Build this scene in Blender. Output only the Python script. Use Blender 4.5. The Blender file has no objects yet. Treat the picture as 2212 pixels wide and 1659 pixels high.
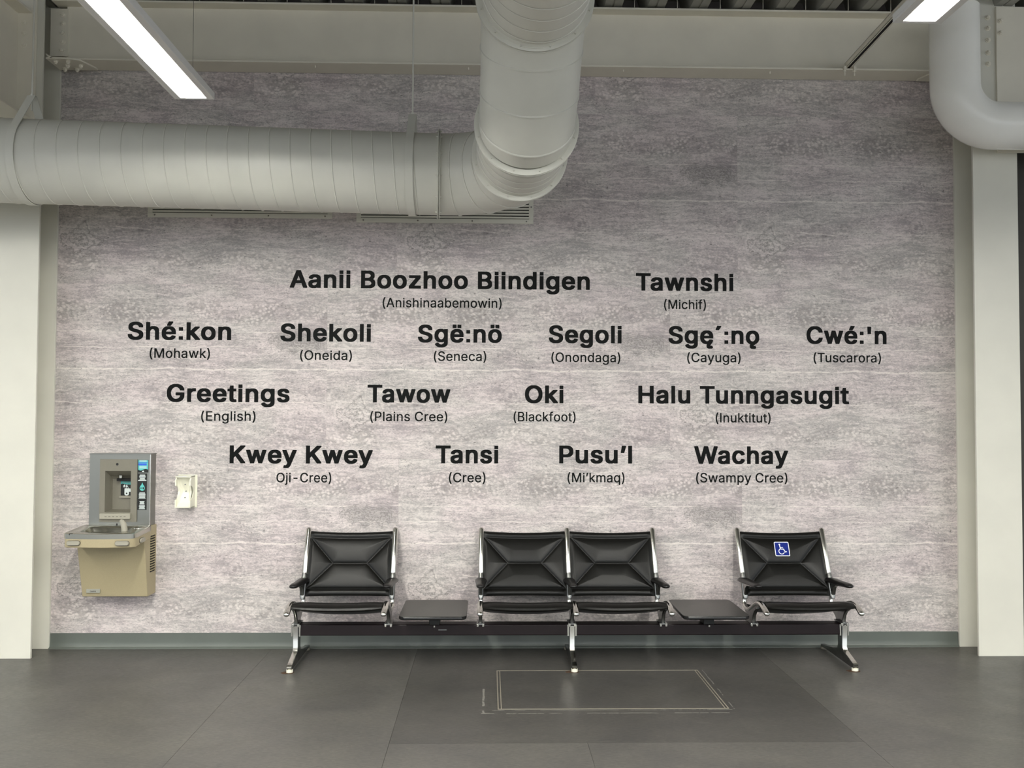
import bpy, math, random
from mathutils import Vector, Matrix
random.seed(7)
S = bpy.context.scene
COL = S.collection
PI = math.pi

# ------------------------------------------------------------------ camera, world, exposure
F_PX, YAW, PITCH, ROLL = 2000.0, 0.025074, 0.033237, 0.003975
CAM = Vector((-0.04656, -6.63404, 1.65))
cy, sy, cp, sp = math.cos(YAW), math.sin(YAW), math.cos(PITCH), math.sin(PITCH)
fw = Vector((sy*cp, cy*cp, sp)); rt = Vector((cy, -sy, 0)); up = rt.cross(fw)
c_, s_ = math.cos(ROLL), math.sin(ROLL)
r2 = c_*rt + s_*up; u2 = -s_*rt + c_*up
cam = bpy.data.cameras.new('camera'); camo = bpy.data.objects.new('camera', cam); COL.objects.link(camo)
M = Matrix((r2, u2, -fw)).transposed().to_4x4(); M.translation = CAM
camo.matrix_world = M
cam.sensor_width = 36; cam.lens = F_PX/2212*36; cam.clip_start = .05; cam.clip_end = 100
S.camera = camo
w = bpy.data.worlds.new('world'); S.world = w; w.use_nodes = True
bg = w.node_tree.nodes['Background']
bg.inputs['Color'].default_value = (.90, .95, 1.0, 1); bg.inputs['Strength'].default_value = .30
S.view_settings.view_transform = 'Standard'; S.view_settings.look = 'None'
S.view_settings.gamma = 1; S.view_settings.use_curve_mapping = False
S.view_settings.exposure = 2.45
LAMP = 27

# ------------------------------------------------------------------ helpers
def lin(h):
    if isinstance(h, str):
        h = [int(h[i:i+2], 16)/255 for i in (0, 2, 4)]
    return tuple((x/12.92 if x <= .04045 else ((x+.055)/1.055)**2.4) for x in h)+(1,)
def mat(name, col, rough=.5, metal=0, spec=.5, coat=0, noise=0, nscale=8, bump=0, bscale=200, emit=None):
    m = bpy.data.materials.new(name); m.use_nodes = True
    N = m.node_tree.nodes; L = m.node_tree.links; b = N['Principled BSDF']
    c = lin(col)
    b.inputs['Base Color'].default_value = c; b.inputs['Roughness'].default_value = rough
    b.inputs['Metallic'].default_value = metal; b.inputs['Specular IOR Level'].default_value = spec
    b.inputs['Coat Weight'].default_value = coat
    tc = N.new('ShaderNodeTexCoord')
    if noise:
        n = N.new('ShaderNodeTexNoise'); n.inputs['Scale'].default_value = nscale; n.inputs['Detail'].default_value = 5
        L.new(tc.outputs['Object'], n.inputs['Vector'])
        r = N.new('ShaderNodeValToRGB'); r.color_ramp.elements[0].position = .35; r.color_ramp.elements[1].position = .65
        r.color_ramp.elements[0].color = tuple(x*(1-noise) for x in c[:3])+(1,)
        r.color_ramp.elements[1].color = tuple(min(1, x*(1+noise)) for x in c[:3])+(1,)
        L.new(n.outputs['Fac'], r.inputs['Fac']); L.new(r.outputs['Color'], b.inputs['Base Color'])
    if bump:
        n = N.new('ShaderNodeTexNoise'); n.inputs['Scale'].default_value = bscale; n.inputs['Detail'].default_value = 3
        L.new(tc.outputs['Object'], n.inputs['Vector'])
        bp = N.new('ShaderNodeBump'); bp.inputs['Strength'].default_value = bump; bp.inputs['Distance'].default_value = .002
        L.new(n.outputs['Fac'], bp.inputs['Height']); L.new(bp.outputs['Normal'], b.inputs['Normal'])
    if emit:
        b.inputs['Emission Color'].default_value = lin(emit[0]); b.inputs['Emission Strength'].default_value = emit[1]
    return m

class MB:
    def __init__(s): s.v = []; s.f = []; s.mi = []; s.cur = 0
    def add(s, vs, fs, mi=None):
        o = len(s.v); s.v += [Vector(p) for p in vs]; s.f += [[i+o for i in f] for f in fs]
        s.mi += [s.cur if mi is None else mi]*len(fs); return s
    def box(s, x0, x1, y0, y1, z0, z1):
        return s.add([(x, y, z) for z in (z0, z1) for y in (y0, y1) for x in (x0, x1)],
              [(0,2,3,1),(4,5,7,6),(0,1,5,4),(2,6,7,3),(0,4,6,2),(1,3,7,5)])
    def prism(s, poly, axis, a0, a1):
        # poly: list of 2-d points in the other two axes (x,y,z order), extruded along axis
        def mk(p, a):
            q = list(p); q.insert(axis, a); return q
        n = len(poly); vs = [mk(p, a0) for p in poly]+[mk(p, a1) for p in poly]
        fs = [list(range(n)), list(range(2*n-1, n-1, -1))]+[(i, i+n, (i+1) % n+n, (i+1) % n) for i in range(n)]
        return s.add(vs, fs)
    def loft(s, rings, close=True, caps=True):
        n = len(rings[0]); vs = [p for r in rings for p in r]; fs = []
        for k in range(len(rings)-1):
            for i in range(n if close else n-1):
                j = (i+1) % n
                fs.append((k*n+i, k*n+j, (k+1)*n+j, (k+1)*n+i))
        if caps:
            fs.append(list(range(n))[::-1]); fs.append([(len(rings)-1)*n+i for i in range(n)])
        return s.add(vs, fs)
    def tube(s, path, rad, n=16, ref=(1, 0, 0), caps=True, mitre=False, cap_round=False):
        # rad: number or (ra, rb) or list of such per point; ra along ref direction
        P = [Vector(p) for p in path]; rings = []; ref = Vector(ref)
        for i, p in enumerate(P):
            d1 = (P[i]-P[i-1]).normalized() if i else (P[1]-P[0]).normalized()
            d2 = (P[i+1]-P[i]).normalized() if i < len(P)-1 else d1
            t = (d1+d2).normalized()
            base = d1 if mitre else t
            a = (ref-ref.dot(base)*base).normalized(); b = base.cross(a)
            r = rad[i] if isinstance(rad, list) else rad
            ra, rb = r if isinstance(r, tuple) else (r, r)
            ring = []
            for k in range(n):
                th = 2*PI*k/n; o = a*(ra*math.cos(th))+b*(rb*math.sin(th))
                if mitre: o = o-d1*(o.dot(t)/d1.dot(t))
                ring.append(p+o)
            rings.append(ring)
        if cap_round:
            def dome(c, d, ring):
                return [[c+(q-c)*math.cos(h)+d*((ring[0]-c).length*math.sin(h)) for q in ring] for h in (.5, .95, 1.3)]
            d0 = (P[0]-P[1]).normalized(); d9 = (P[-1]-P[-2]).normalized()
            rings = dome(P[0], d0, rings[0])[::-1]+rings+dome(P[-1], d9, rings[-1])
        return s.loft(rings, True, caps)
    def cyl(s, c0, c1, r, n=20, ref=(.3, .5, .9)):
        return s.tube([c0, c1], r, n, ref)
    def sphere(s, c, r, nu=12, nv=8):
        rx, ry, rz = r if isinstance(r, tuple) else (r, r, r)
        rings = [[(c[0]+rx*math.sin(v)*math.cos(u), c[1]+ry*math.sin(v)*math.sin(u), c[2]+rz*math.cos(v))
                 for u in [2*PI*i/nu for i in range(nu)]] for v in [PI*(.04+.92*j/nv) for j in range(nv+1)]]
        return s.loft(rings)
    def mesh(s, name, mats, org=(0, 0, 0), smooth=35):
        me = bpy.data.meshes.new(name); org = Vector(org)
        me.from_pydata([v-org for v in s.v], [], s.f); me.validate()
        for m in (mats if isinstance(mats, (list, tuple)) else [mats]): me.materials.append(m)
        if len(s.mi) == len(me.polygons): me.polygons.foreach_set('material_index', s.mi)
        if smooth:
            me.polygons.foreach_set('use_smooth', [True]*len(me.polygons))
            import bmesh
            bm = bmesh.new(); bm.from_mesh(me); bmesh.ops.recalc_face_normals(bm, faces=bm.faces); bm.to_mesh(me); bm.free()
            me.set_sharp_from_angle(angle=math.radians(smooth))
        me.update(); return me
    def build(s, name, mats, parent=None, smooth=35, bevel=0, org=None):
        if org is None: org = parent['_o'] if parent is not None and '_o' in parent else (0, 0, 0)
        o = bpy.data.objects.new(name, s.mesh(name, mats, org, smooth)); COL.objects.link(o)
        if parent is not None: o.parent = parent; o['_o'] = list(org)
        if bevel:
            b = o.modifiers.new('bevel', 'BEVEL'); b.width = bevel; b.segments = 2; b.limit_method = 'ANGLE'; b.angle_limit = .6
        return o
def thing(name, label, cat, loc, group=None):
    o = bpy.data.objects.new(name, None); COL.objects.link(o); o.location = loc
    o['_o'] = list(loc); o['label'] = label; o['category'] = cat
    o.empty_display_size = .1
    if group: o['group'] = group
    return o
def tag(o, label, cat, group=None):
    o['label'] = label; o['category'] = cat
    if group: o['group'] = group
    return o
def struct(o): o['kind'] = 'structure'; return o
def share(name, me, loc, parent):
    o = bpy.data.objects.new(name, me); COL.objects.link(o); o.parent = parent
    o.location = Vector(loc)-Vector(parent['_o']) if '_o' in parent else Vector(loc)
    return o

# ------------------------------------------------------------------ materials
def nn(m): return m.node_tree.nodes, m.node_tree.links
def panel_material():
    """printed travertine laminate: every panel carries the same print (object coordinates start at its lower left corner)"""
    m = mat('travertine_print', 'b9b2b1', .55, spec=.3); N, L = nn(m); b = N['Principled BSDF']
    tc = N.new('ShaderNodeTexCoord'); O = tc.outputs['Object']
    def mapped(sx, sz, off=(0, 0, 0), src=None):
        q = N.new('ShaderNodeMapping'); q.inputs['Scale'].default_value = (sx, 1, sz); q.inputs['Location'].default_value = off
        L.new(src or O, q.inputs['Vector']); return q.outputs['Vector']
    def noise(vec, scale, det=4, rough=.55, dist=0):
        n = N.new('ShaderNodeTexNoise'); n.inputs['Scale'].default_value = scale; n.inputs['Detail'].default_value = det
        n.inputs['Roughness'].default_value = rough; n.inputs['Distortion'].default_value = dist
        L.new(vec, n.inputs['Vector']); return n.outputs['Fac']
    def ramp(f, p0, p1, v0=0., v1=1.):
        r = N.new('ShaderNodeMapRange'); r.interpolation_type = 'SMOOTHSTEP'
        r.inputs['From Min'].default_value = p0; r.inputs['From Max'].default_value = p1
        r.inputs['To Min'].default_value = v0; r.inputs['To Max'].default_value = v1
        L.new(f, r.inputs['Value']); return r.outputs['Result']
    def mth(op, a, b_=None, c=None):
        q = N.new('ShaderNodeMath'); q.operation = op
        for i, x in enumerate((a, b_, c)):
            if x is None: continue
            if hasattr(x, 'node'): L.new(x, q.inputs[i])
            else: q.inputs[i].default_value = x
        return q.outputs[0]
    sep = N.new('ShaderNodeSeparateXYZ'); L.new(O, sep.inputs[0]); X, Z = sep.outputs['X'], sep.outputs['Z']
    # warp the coordinates a little so layers undulate
    wn = N.new('ShaderNodeTexNoise'); wn.inputs['Scale'].default_value = 2.2; wn.inputs['Detail'].default_value = 3
    L.new(O, wn.inputs['Vector'])
    wv = N.new('ShaderNodeVectorMath'); wv.operation = 'MULTIPLY_ADD'
    L.new(wn.outputs['Color'], wv.inputs[0]); wv.inputs[1].default_value = (.10, 0, .10); L.new(O, wv.inputs[2]); W = wv.outputs[0]
    wn2 = N.new('ShaderNodeTexNoise'); wn2.inputs['Scale'].default_value = 16; wn2.inputs['Detail'].default_value = 3
    L.new(O, wn2.inputs['Vector'])
    wv2 = N.new('ShaderNodeVectorMath'); wv2.operation = 'MULTIPLY_ADD'
    L.new(wn2.outputs['Color'], wv2.inputs[0]); wv2.inputs[1].default_value = (.02, 0, .03); L.new(W, wv2.inputs[2]); W2 = wv2.outputs[0]
    layers = noise(mapped(1.0, 5, (3, 0, 1), W), 1.8, 6, .62)
    strat = noise(mapped(1.4, 9, (0, 0, 5), W2), 3.6, 6, .68)
    cloud = noise(mapped(1, 1.8, (8, 0, 2), W), 2.6, 4, .6)
    fine = noise(mapped(1, 2.0, (2, 0, 2), W2), 26, 5, .75)
    grain = noise(mapped(1, 2.2, (5, 0, 5)), 70, 3, .7)
    streak = noise(mapped(1, 9, (9, 0, 2), W2), 9, 4, .7)
    v = mth('MULTIPLY_ADD', layers, .75, mth('MULTIPLY_ADD', strat, .65, mth('MULTIPLY_ADD', cloud, .45, mth('MULTIPLY_ADD', fine, .9, mth('MULTIPLY_ADD', streak, .75, mth('MULTIPLY', grain, .75))))))
    base = ramp(v, 1.86, 2.40)
    # broken crackle lines
    vo = N.new('ShaderNodeTexVoronoi'); vo.feature = 'DISTANCE_TO_EDGE'; vo.inputs['Scale'].default_value = 16
    L.new(mapped(.8, 1.7, (1, 0, 1), W2), vo.inputs['Vector'])
    crk = mth('MULTIPLY', ramp(vo.outputs['Distance'], .0, .07, 1, 0), ramp(noise(mapped(1, 2.2, (5, 0, 9)), 7, 4, .65), .50, .60))
    # shells / bubbles in two bands
    vb = N.new('ShaderNodeTexVoronoi'); vb.inputs['Scale'].default_value = 40; L.new(mapped(1, 1.15, (4, 0, 3), W2), vb.inputs['Vector'])
    bub = ramp(vb.outputs['Distance'], .15, .45, 1, 0); gap_ = ramp(vb.outputs['Distance'], .42, .62, 0, 1)
    def band(z0, hw): return ramp(mth('ABSOLUTE', mth('SUBTRACT', Z, z0)), hw*.3, hw, 1, 0)
    zone = mth('MAXIMUM', band(.16, .10), mth('MAXIMUM', band(1.04, .13), mth('MULTIPLY', band(.42, .12), .5)))
    zone = mth('MULTIPLY', zone, ramp(noise(mapped(1, 1.6, (7, 0, 7)), 3.4, 5, .65), .42, .58))
    # short dark pits lying along the beds
    pit = ramp(noise(mapped(1.0, 3.2, (11, 0, 4), W2), 42, 2, .5), .62, .67)
    pzone = ramp(noise(mapped(1, 3, (15, 0, 1)), 3.2, 3, .6), .42, .56)
    pit = mth('MULTIPLY', pit, pzone)
    # upright little pits
    pit2 = mth('MULTIPLY', ramp(noise(mapped(3.0, 1.0, (1, 0, 14), W2), 22, 2, .5), .70, .76), mth('MULTIPLY', band(.56, .07), ramp(noise(mapped(1, 1, (3, 0, 3)), 4, 2), .45, .6)))
    # light wavy veins
    def vein(z0, amp, wid, off, br=.5):
        n1 = noise(mapped(1, 0, off), 2.4, 8, .66)
        d = mth('ABSOLUTE', mth('SUBTRACT', mth('SUBTRACT', Z, z0), mth('MULTIPLY', mth('SUBTRACT', n1, .5), amp)))
        return mth('MULTIPLY', ramp(d, wid*.2, wid, 1, 0), ramp(noise(mapped(1, 0, (off[0]+4, 0, 0)), 3.2, 3), br-.14, br+.02))
    v1 = vein(.635, .075, .009, (1, 0, 0), .40); v2 = vein(.79, .05, .005, (6, 0, 0), .53); v3 = vein(.40, .10, .005, (9, 0, 0), .55); v4 = vein(.90, .04, .005, (12, 0, 0), .53)
    veins = mth('MULTIPLY', mth('MAXIMUM', mth('MAXIMUM', v1, v2), mth('MAXIMUM', v3, v4)), ramp(noise(mapped(1, 2, (3, 0, 8)), 20, 4, .7), .36, .56, .35, 1))
    # concentric swirl, lower left, and the dark eye near the right end
    def blob(x0, z0, rx, rz):
        dx = mth('DIVIDE', mth('SUBTRACT', X, x0), rx); dz = mth('DIVIDE', mth('SUBTRACT', Z, z0), rz)
        return mth('SQRT', mth('ADD', mth('MULTIPLY', dx, dx), mth('MULTIPLY', dz, dz)))
    d1 = mth('ADD', blob(.20, .33, .22, .12), mth('MULTIPLY', mth('SUBTRACT', noise(W2, 6, 5, .65), .5), 2.2))
    rings = mth('MULTIPLY', ramp(mth('SINE', mth('MULTIPLY', d1, 21)), .25, .95), ramp(d1, .75, 1.1, 1, 0))
    d2 = mth('ADD', blob(2.27, .83, .26, .085), mth('MULTIPLY', mth('SUBTRACT', noise(W2, 8, 5, .7), .5), 2.4))
    eye = mth('MULTIPLY', ramp(mth('SINE', mth('MULTIPLY', d2, 26)), -.1, .8), ramp(d2, .7, 1.15, 1, 0))
    eyed = ramp(d2, .4, 1.2, 1, 0)
    def mixc(f, a, c):
        q = N.new('ShaderNodeMix'); q.data_type = 'RGBA'
        L.new(f, q.inputs['Factor'])
        for s_, x in ((6, a), (7, c)):
            if hasattr(x, 'node'): L.new(x, q.inputs[s_])
            else: q.inputs[s_].default_value = lin(x)
        return q.outputs[2]
    tintn = ramp(noise(mapped(1, 2, (20, 0, 3)), 1.6, 3, .5), .38, .62)
    lo = mixc(tintn, 'a69d9e', 'a7a2a0'); hi = mixc(tintn, 'dfd4d2', 'ddd6d1')
    c = mixc(base, lo, hi)
    c = mixc(mth('MULTIPLY', eyed, .45), c, '8c8a87')
    c = mixc(mth('MULTIPLY', crk, .30), c, '7a7473')
    c = mixc(mth('MULTIPLY', mth('MULTIPLY', gap_, zone), .45), c, '8a8280')
    c = mixc(mth('MULTIPLY', mth('MULTIPLY', bub, zone), .5), c, 'ebe3dd')
    c = mixc(mth('MULTIPLY', veins, .7), c, 'efe8e1')
    c = mixc(mth('MULTIPLY', mth('MAXIMUM', rings, eye), .5), c, '77716f')
    c = mixc(mth('MULTIPLY', mth('MAXIMUM', pit, pit2), .62), c, '5a5452')
    L.new(c, b.inputs['Base Color'])
    return m
def floor_material(name, tint):
    m = mat(name, '55534f', .42, spec=.45); N, L = nn(m); b = N['Principled BSDF']
    tc = N.new('ShaderNodeTexCoord')
    def noise(sc, sx, sy_, det, off):
        q = N.new('ShaderNodeMapping'); q.inputs['Scale'].default_value = (sx, sy_, 1); q.inputs['Location'].default_value = off
        L.new(tc.outputs['Object'], q.inputs['Vector'])
        n = N.new('ShaderNodeTexNoise'); n.inputs['Scale'].default_value = sc; n.inputs['Detail'].default_value = det; n.inputs['Roughness'].default_value = .6
        n.inputs['Distortion'].default_value = .6
        L.new(q.outputs[0], n.inputs['Vector']); return n.outputs['Fac']
    def ramp(f, p0, p1, c0, c1):
        r = N.new('ShaderNodeValToRGB'); r.color_ramp.elements[0].position = p0; r.color_ramp.elements[1].position = p1
        r.color_ramp.elements[0].color = c0; r.color_ramp.elements[1].color = c1; L.new(f, r.inputs['Fac']); return r.outputs['Color']
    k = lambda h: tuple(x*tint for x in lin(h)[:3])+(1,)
    a = ramp(noise(34, 1, 3.2, 5, (0, 0, 0)), .32, .68, k('4d4c4a'), k('65635f'))
    cl = ramp(noise(1.7, 1, 1.3, 4, (3, 1, 0)), .3, .7, (.84, .84, .85, 1), (1.16, 1.15, 1.1, 1))
    mx = N.new('ShaderNodeMix'); mx.data_type = 'RGBA'; mx.blend_type = 'MULTIPLY'; mx.inputs['Factor'].default_value = 1
    L.new(a, mx.inputs[6]); L.new(cl, mx.inputs[7])
    fl = ramp(noise(60, .55, 2.6, 3, (7, 2, 0)), .68, .74, (0, 0, 0, 1), (1, 1, 1, 1))
    m2 = N.new('ShaderNodeMix'); m2.data_type = 'RGBA'; L.new(mx.outputs[2], m2.inputs[6]); m2.inputs[7].default_value = k('8b8982')
    mu = N.new('ShaderNodeMath'); mu.operation = 'MULTIPLY'; mu.inputs[1].default_value = .55; L.new(fl, mu.inputs[0]); L.new(mu.outputs[0], m2.inputs['Factor'])
    sc = ramp(noise(2.6, 1, 5.5, 6, (1, 9, 0)), .66, .76, (0, 0, 0, 1), (1, 1, 1, 1))
    mu3 = N.new('ShaderNodeMath'); mu3.operation = 'MULTIPLY'; mu3.inputs[1].default_value = .16; L.new(sc, mu3.inputs[0])
    m3 = N.new('ShaderNodeMix'); m3.data_type = 'RGBA'; L.new(m2.outputs[2], m3.inputs[6]); m3.inputs[7].default_value = lin('a09d96'); L.new(mu3.outputs[0], m3.inputs['Factor'])
    # worn scuff lines beside the hatch
    sep = N.new('ShaderNodeSeparateXYZ'); L.new(tc.outputs['Object'], sep.inputs[0]); last = m3.outputs[2]
    def mth(op, a, b_):
        q = N.new('ShaderNodeMath'); q.operation = op
        for i, x in enumerate((a, b_)):
            if hasattr(x, 'node'): L.new(x, q.inputs[i])
            else: q.inputs[i].default_value = x
        return q.outputs[0]
    nz = noise(9, 1, 1, 5, (2, 2, 0)); brk = noise(5, 1, 1, 5, (8, 3, 0))
    for ax, c0, lo, hi, wd in (('Y', -1.462, -.08, 1.30, .010), ('X', -.070, -1.45, -1.0, .011), ('Y', -1.408, -.02, 1.33, .006), ('X', 1.345, -1.40, -.6, .006)):
        oth = 'X' if ax == 'Y' else 'Y'
        dd = mth('ABSOLUTE', mth('SUBTRACT', sep.outputs[ax], mth('ADD', c0-.012, mth('MULTIPLY', nz, .024))), 0)
        k1 = mth('LESS_THAN', dd, mth('MULTIPLY', brk, wd)); k2 = mth('GREATER_THAN', sep.outputs[oth], lo); k3 = mth('LESS_THAN', sep.outputs[oth], hi)
        k4 = mth('GREATER_THAN', nz, .47)
        kk = mth('MULTIPLY', mth('MULTIPLY', mth('MULTIPLY', k1, k2), mth('MULTIPLY', k3, k4)), .42)
        q = N.new('ShaderNodeMix'); q.data_type = 'RGBA'; L.new(kk, q.inputs['Factor']); L.new(last, q.inputs[6]); q.inputs[7].default_value = lin('a9a79f'); last = q.outputs[2]
    L.new(last, b.inputs['Base Color'])
    rr = N.new('ShaderNodeMapRange'); rr.inputs['To Min'].default_value = .30; rr.inputs['To Max'].default_value = .52
    L.new(noise(3, 1, 1, 4, (5, 5, 0)), rr.inputs['Value']); L.new(rr.outputs[0], b.inputs['Roughness'])
    return m
def brushed(name, col, rough, axis_scale=(220, 4, 4)):
    m = mat(name, col, rough, metal=1); N, L = nn(m); b = N['Principled BSDF']
    tc = N.new('ShaderNodeTexCoord'); q = N.new('ShaderNodeMapping'); q.inputs['Scale'].default_value = axis_scale
    L.new(tc.outputs['Object'], q.inputs['Vector']); n = N.new('ShaderNodeTexNoise'); n.inputs['Scale'].default_value = 3; n.inputs['Detail'].default_value = 3
    L.new(q.outputs[0], n.inputs['Vector']); r = N.new('ShaderNodeMapRange'); r.inputs['To Min'].default_value = rough*.88; r.inputs['To Max'].default_value = rough*1.12
    L.new(n.outputs['Fac'], r.inputs['Value']); L.new(r.outputs[0], b.inputs['Roughness']); return m
PANEL = panel_material()
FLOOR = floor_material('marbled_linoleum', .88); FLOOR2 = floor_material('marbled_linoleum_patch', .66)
WHITE = mat('white_steel_paint', 'dad8cc', .38, noise=.03, nscale=3, bump=.06, bscale=60)
BEAMW = mat('beige_white_steel_paint', 'e8e3d4', .5, noise=.03, nscale=4, bump=.1, bscale=40)
DUCT = mat('duct_paint', 'd6d5cb', .42, noise=.025, nscale=6, bump=.05, bscale=90)
PVC = mat('white_pvc_jacket', 'fbfaf4', .22, noise=.015, nscale=5)
DECK = mat('deck_paint', '9b9a93', .6, noise=.06, nscale=5)
ALU = mat('polished_aluminium', 'cfcec8', .17, metal=1)
ALUD = mat('cast_aluminium', '8e8f8d', .27, metal=1, noise=.12, nscale=20)
LEATHER = mat('black_leather', '0c0c0a', .36, spec=.30, bump=.22, bscale=260)
RUBBER = mat('black_urethane', '0b0a0a', .36, spec=.5)
TABLE = mat('black_laminate', '393836', .38, spec=.5, noise=.1, nscale=60)
EDGE = mat('black_table_edge', '0b0b0b', .25)
BEAMB = mat('dark_maroon_steel', '1a1013', .42, spec=.35)
BASEB = mat('green_grey_vinyl', '636963', .35, spec=.5, noise=.04, nscale=6)
BEIGE = mat('beige_powder_coat', 'aca080', .48, noise=.03, nscale=200)
STEEL = brushed('brushed_stainless', '8d8e89', .36, (60, 3, 3))
STEELP = mat('bowl_stainless', 'b9b8ae', .22, metal=1)
TAUPE = mat('taupe_plastic', '7d796c', .5, noise=.02, nscale=100)
TAUPE2 = mat('pale_taupe_plastic', 'a09c8e', .45)
BLACK = mat('black_print', '121412', .5)
INK = mat('black_vinyl_letters', '0b0d0c', .55, spec=.12, noise=.1, nscale=12)
PLASTW = mat('cream_plastic', 'f0eedc', .4)
TEAL = mat('teal_print', '5fc2bd', .5); BLUE = mat('blue_print', '2f5fd8', .5); PALE = mat('pale_print', 'dfe8e6', .5)
SIGNB = mat('sign_blue', '06227c', .5, spec=.2); SIGNW = mat('sign_white', 'f2f4f6', .4)
RUST = mat('rusty_plate', '4a3524', .8, noise=.4, nscale=60)
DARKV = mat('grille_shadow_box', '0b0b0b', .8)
BRASS = mat('hatch_edge_metal', 'a59f90', .4, metal=.3)
DARKW = mat('dark_brown_wall', '35322b', .6, noise=.08)
GREYB = mat('grey_badge', 'a9a89c', .4, metal=.3)

# ------------------------------------------------------------------ floor
WX0, WX1, WH = -3.116, 3.333, 4.104
fb = MB().box(-16, 16, -18, 3, -.06, -.004).build('floor', mat('floor_base', '1c1b1a', .9), smooth=0); struct(fb)
g = .0007
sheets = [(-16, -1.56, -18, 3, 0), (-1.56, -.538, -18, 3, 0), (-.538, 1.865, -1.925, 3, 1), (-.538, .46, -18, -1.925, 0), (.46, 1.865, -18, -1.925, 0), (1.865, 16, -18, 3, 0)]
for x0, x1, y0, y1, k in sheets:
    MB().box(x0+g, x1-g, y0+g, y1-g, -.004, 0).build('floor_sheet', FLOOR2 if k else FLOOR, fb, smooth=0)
# hatch
h = thing('floor_hatch', 'rectangular access hatch in the dark floor outlined by thin metal strips', 'hatch', (.664, -1.0, 0))
MB().box(.036, 1.292, -1.383, -.613, 0, .0012).build('hatch_cover', FLOOR2, h, smooth=0)
for a in ((.012, 1.316, -.611, -.606), (.012, 1.316, -1.391, -1.386), (.012, .018, -1.386, -.612), (.030, .035, -1.386, -.612), (1.293, 1.298, -1.386, -.612), (1.310, 1.316, -1.386, -.612)):
    MB().box(*a, 0, .0022).build('edge_strip', BRASS, h, smooth=0)

# ------------------------------------------------------------------ back wall with laminate panels
wb = MB().box(-6, 6, .012, .25, 0, 4.9).build('wall_back', mat('wall_core', '807a78', .8), smooth=0); struct(wb)
PW, PH, J = 2.462, 1.2405, .0003
rows = [(.098, -.685), (1.332, -1.203), (2.572, -.709), (3.832, -1.745)]
for ri, (z0, xs) in enumerate(rows):
    z1 = rows[ri+1][0] if ri < 3 else WH+.03
    x = xs
    while x > WX0: x -= PW
    while x < WX1:
        a, b_ = max(x, WX0-.02), min(x+PW, WX1+.03)
        if b_-a > .02:
            o = MB().box(a+J, b_-J, 0, .012, z0+J, z1-J).build('laminate_panel', PANEL, wb, smooth=0, org=(x, 0, z0))
            o.location = (x, 0, z0)
        x += PW
# cove base
bb = MB().prism([(0, 0), (-.030, 0), (-.0295, .003), (-.014, .012), (-.008, .026), (-.006, .045), (-.006, .103), (-.003, .106), (0, .106)], 0, WX0, WX1).build('baseboard_back', BASEB, smooth=25); struct(bb)
wr = MB().box(3.66, 6, -.02, 0.01, 0, 4.9).build('wall_right', DARKW, smooth=0); struct(wr)
wl = MB().box(-6, -3.44, -.02, 0.01, 0, 4.9).build('wall_left', WHITE, smooth=0); struct(wl)

# ------------------------------------------------------------------ steel frame
def column(xc, label):
    t = thing('steel_column', label, 'column', (xc, -.141, 0), 'white steel columns either side of the wall')
    hw = .158
    MB().box(xc-hw, xc+hw, -.282, -.262, 0, 4.75).build('front_flange', WHITE, t, bevel=.002)
    MB().box(xc-hw, xc+hw, -.022, -.001, 0, 4.75).build('back_flange', WHITE, t, bevel=.002)
    MB().box(xc-.007, xc+.007, -.262, -.022, 0, 4.75).build('web', WHITE, t)
    return t
column(-3.272, 'white steel I-column left of the wall, behind the long round duct')
column(3.496, 'white steel I-column right of the wall, behind the bent white pipe')
def bolt_mesh(axis):
    m = MB(); n = 6
    def ring(r, d, k=6, ph=0): return [(r*math.cos(2*PI*i/k+ph), d, r*math.sin(2*PI*i/k+ph)) for i in range(k)]
    m.loft([ring(.019, 0, 14), ring(.019, -.003, 14)]); m.loft([ring(.0145, -.003), ring(.0145, -.014), ring(.011, -.017)])
    m.loft([ring(.008, -.017, 10), ring(.008, -.024, 10)])
    if axis == 'z': m.v = [Vector((p.x, p.z, p.y)) for p in m.v]
    return m.mesh('bolt', BEAMW)
BOLTY, BOLTZ = bolt_mesh('y'), bolt_mesh('z')
bt = thing('steel_beam', 'beige painted steel beam across the wall top beneath the metal deck', 'beam', (0, -.1, 4.1))
MB().box(WX0+.012, WX1-.012, -.200, -.003, 4.106, 4.119).build('bottom_flange', BEAMW, bt, bevel=.002)
MB().box(WX0+.012, WX1-.012, -.200, -.003, 4.519, 4.533).build('top_flange', BEAMW, bt, bevel=.002)
MB().box(WX0+.08, WX1-.08, -.106, -.094, 4.119, 4.519).build('web', BEAMW, bt)
for sx, xa, xb in ((1, WX0, -3.02), (-1, 3.24, WX1)):
    MB().box(min(xa, xb)-.03*(sx > 0), max(xa, xb)+.03*(sx < 0), -.118, -.106, 4.16, 4.50).build('shear_tab', BEAMW, bt, bevel=.001)
    # curved gusset plate bolted under the flange
    x0 = WX0+.002 if sx > 0 else WX1-.002
    P = [(x0, -.246), (x0+sx*.13, -.246), (x0+sx*.22, -.215), (x0+sx*.27, -.07), (x0+sx*.27, -.03), (x0, -.03)]
    MB().prism(P, 2, 4.094, 4.105).build('gusset_plate', BEAMW, bt, bevel=.001)
    P = [(x0+sx*.045, 4.106), (x0+sx*.02, 4.118), (x0, 4.132), (x0, 4.122), (x0+sx*.015, 4.108), (x0+sx*.04, 4.095)]
    MB().prism([(a, b_) for a, b_ in P], 1, -.246, -.2).build('gusset_lip', BEAMW, bt)
    for k, z in enumerate((4.20, 4.262, 4.326, 4.394, 4.456)):
        share('bolt', BOLTY, (x0+sx*.055, -.118, z), bt)
    for dx, y in ((.05, -.205), (.135, -.205), (.05, -.06), (.135, -.06), (.10, -.13), (.19, -.13)):
        share('bolt', BOLTZ, (x0+sx*dx, y, 4.094), bt)
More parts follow.
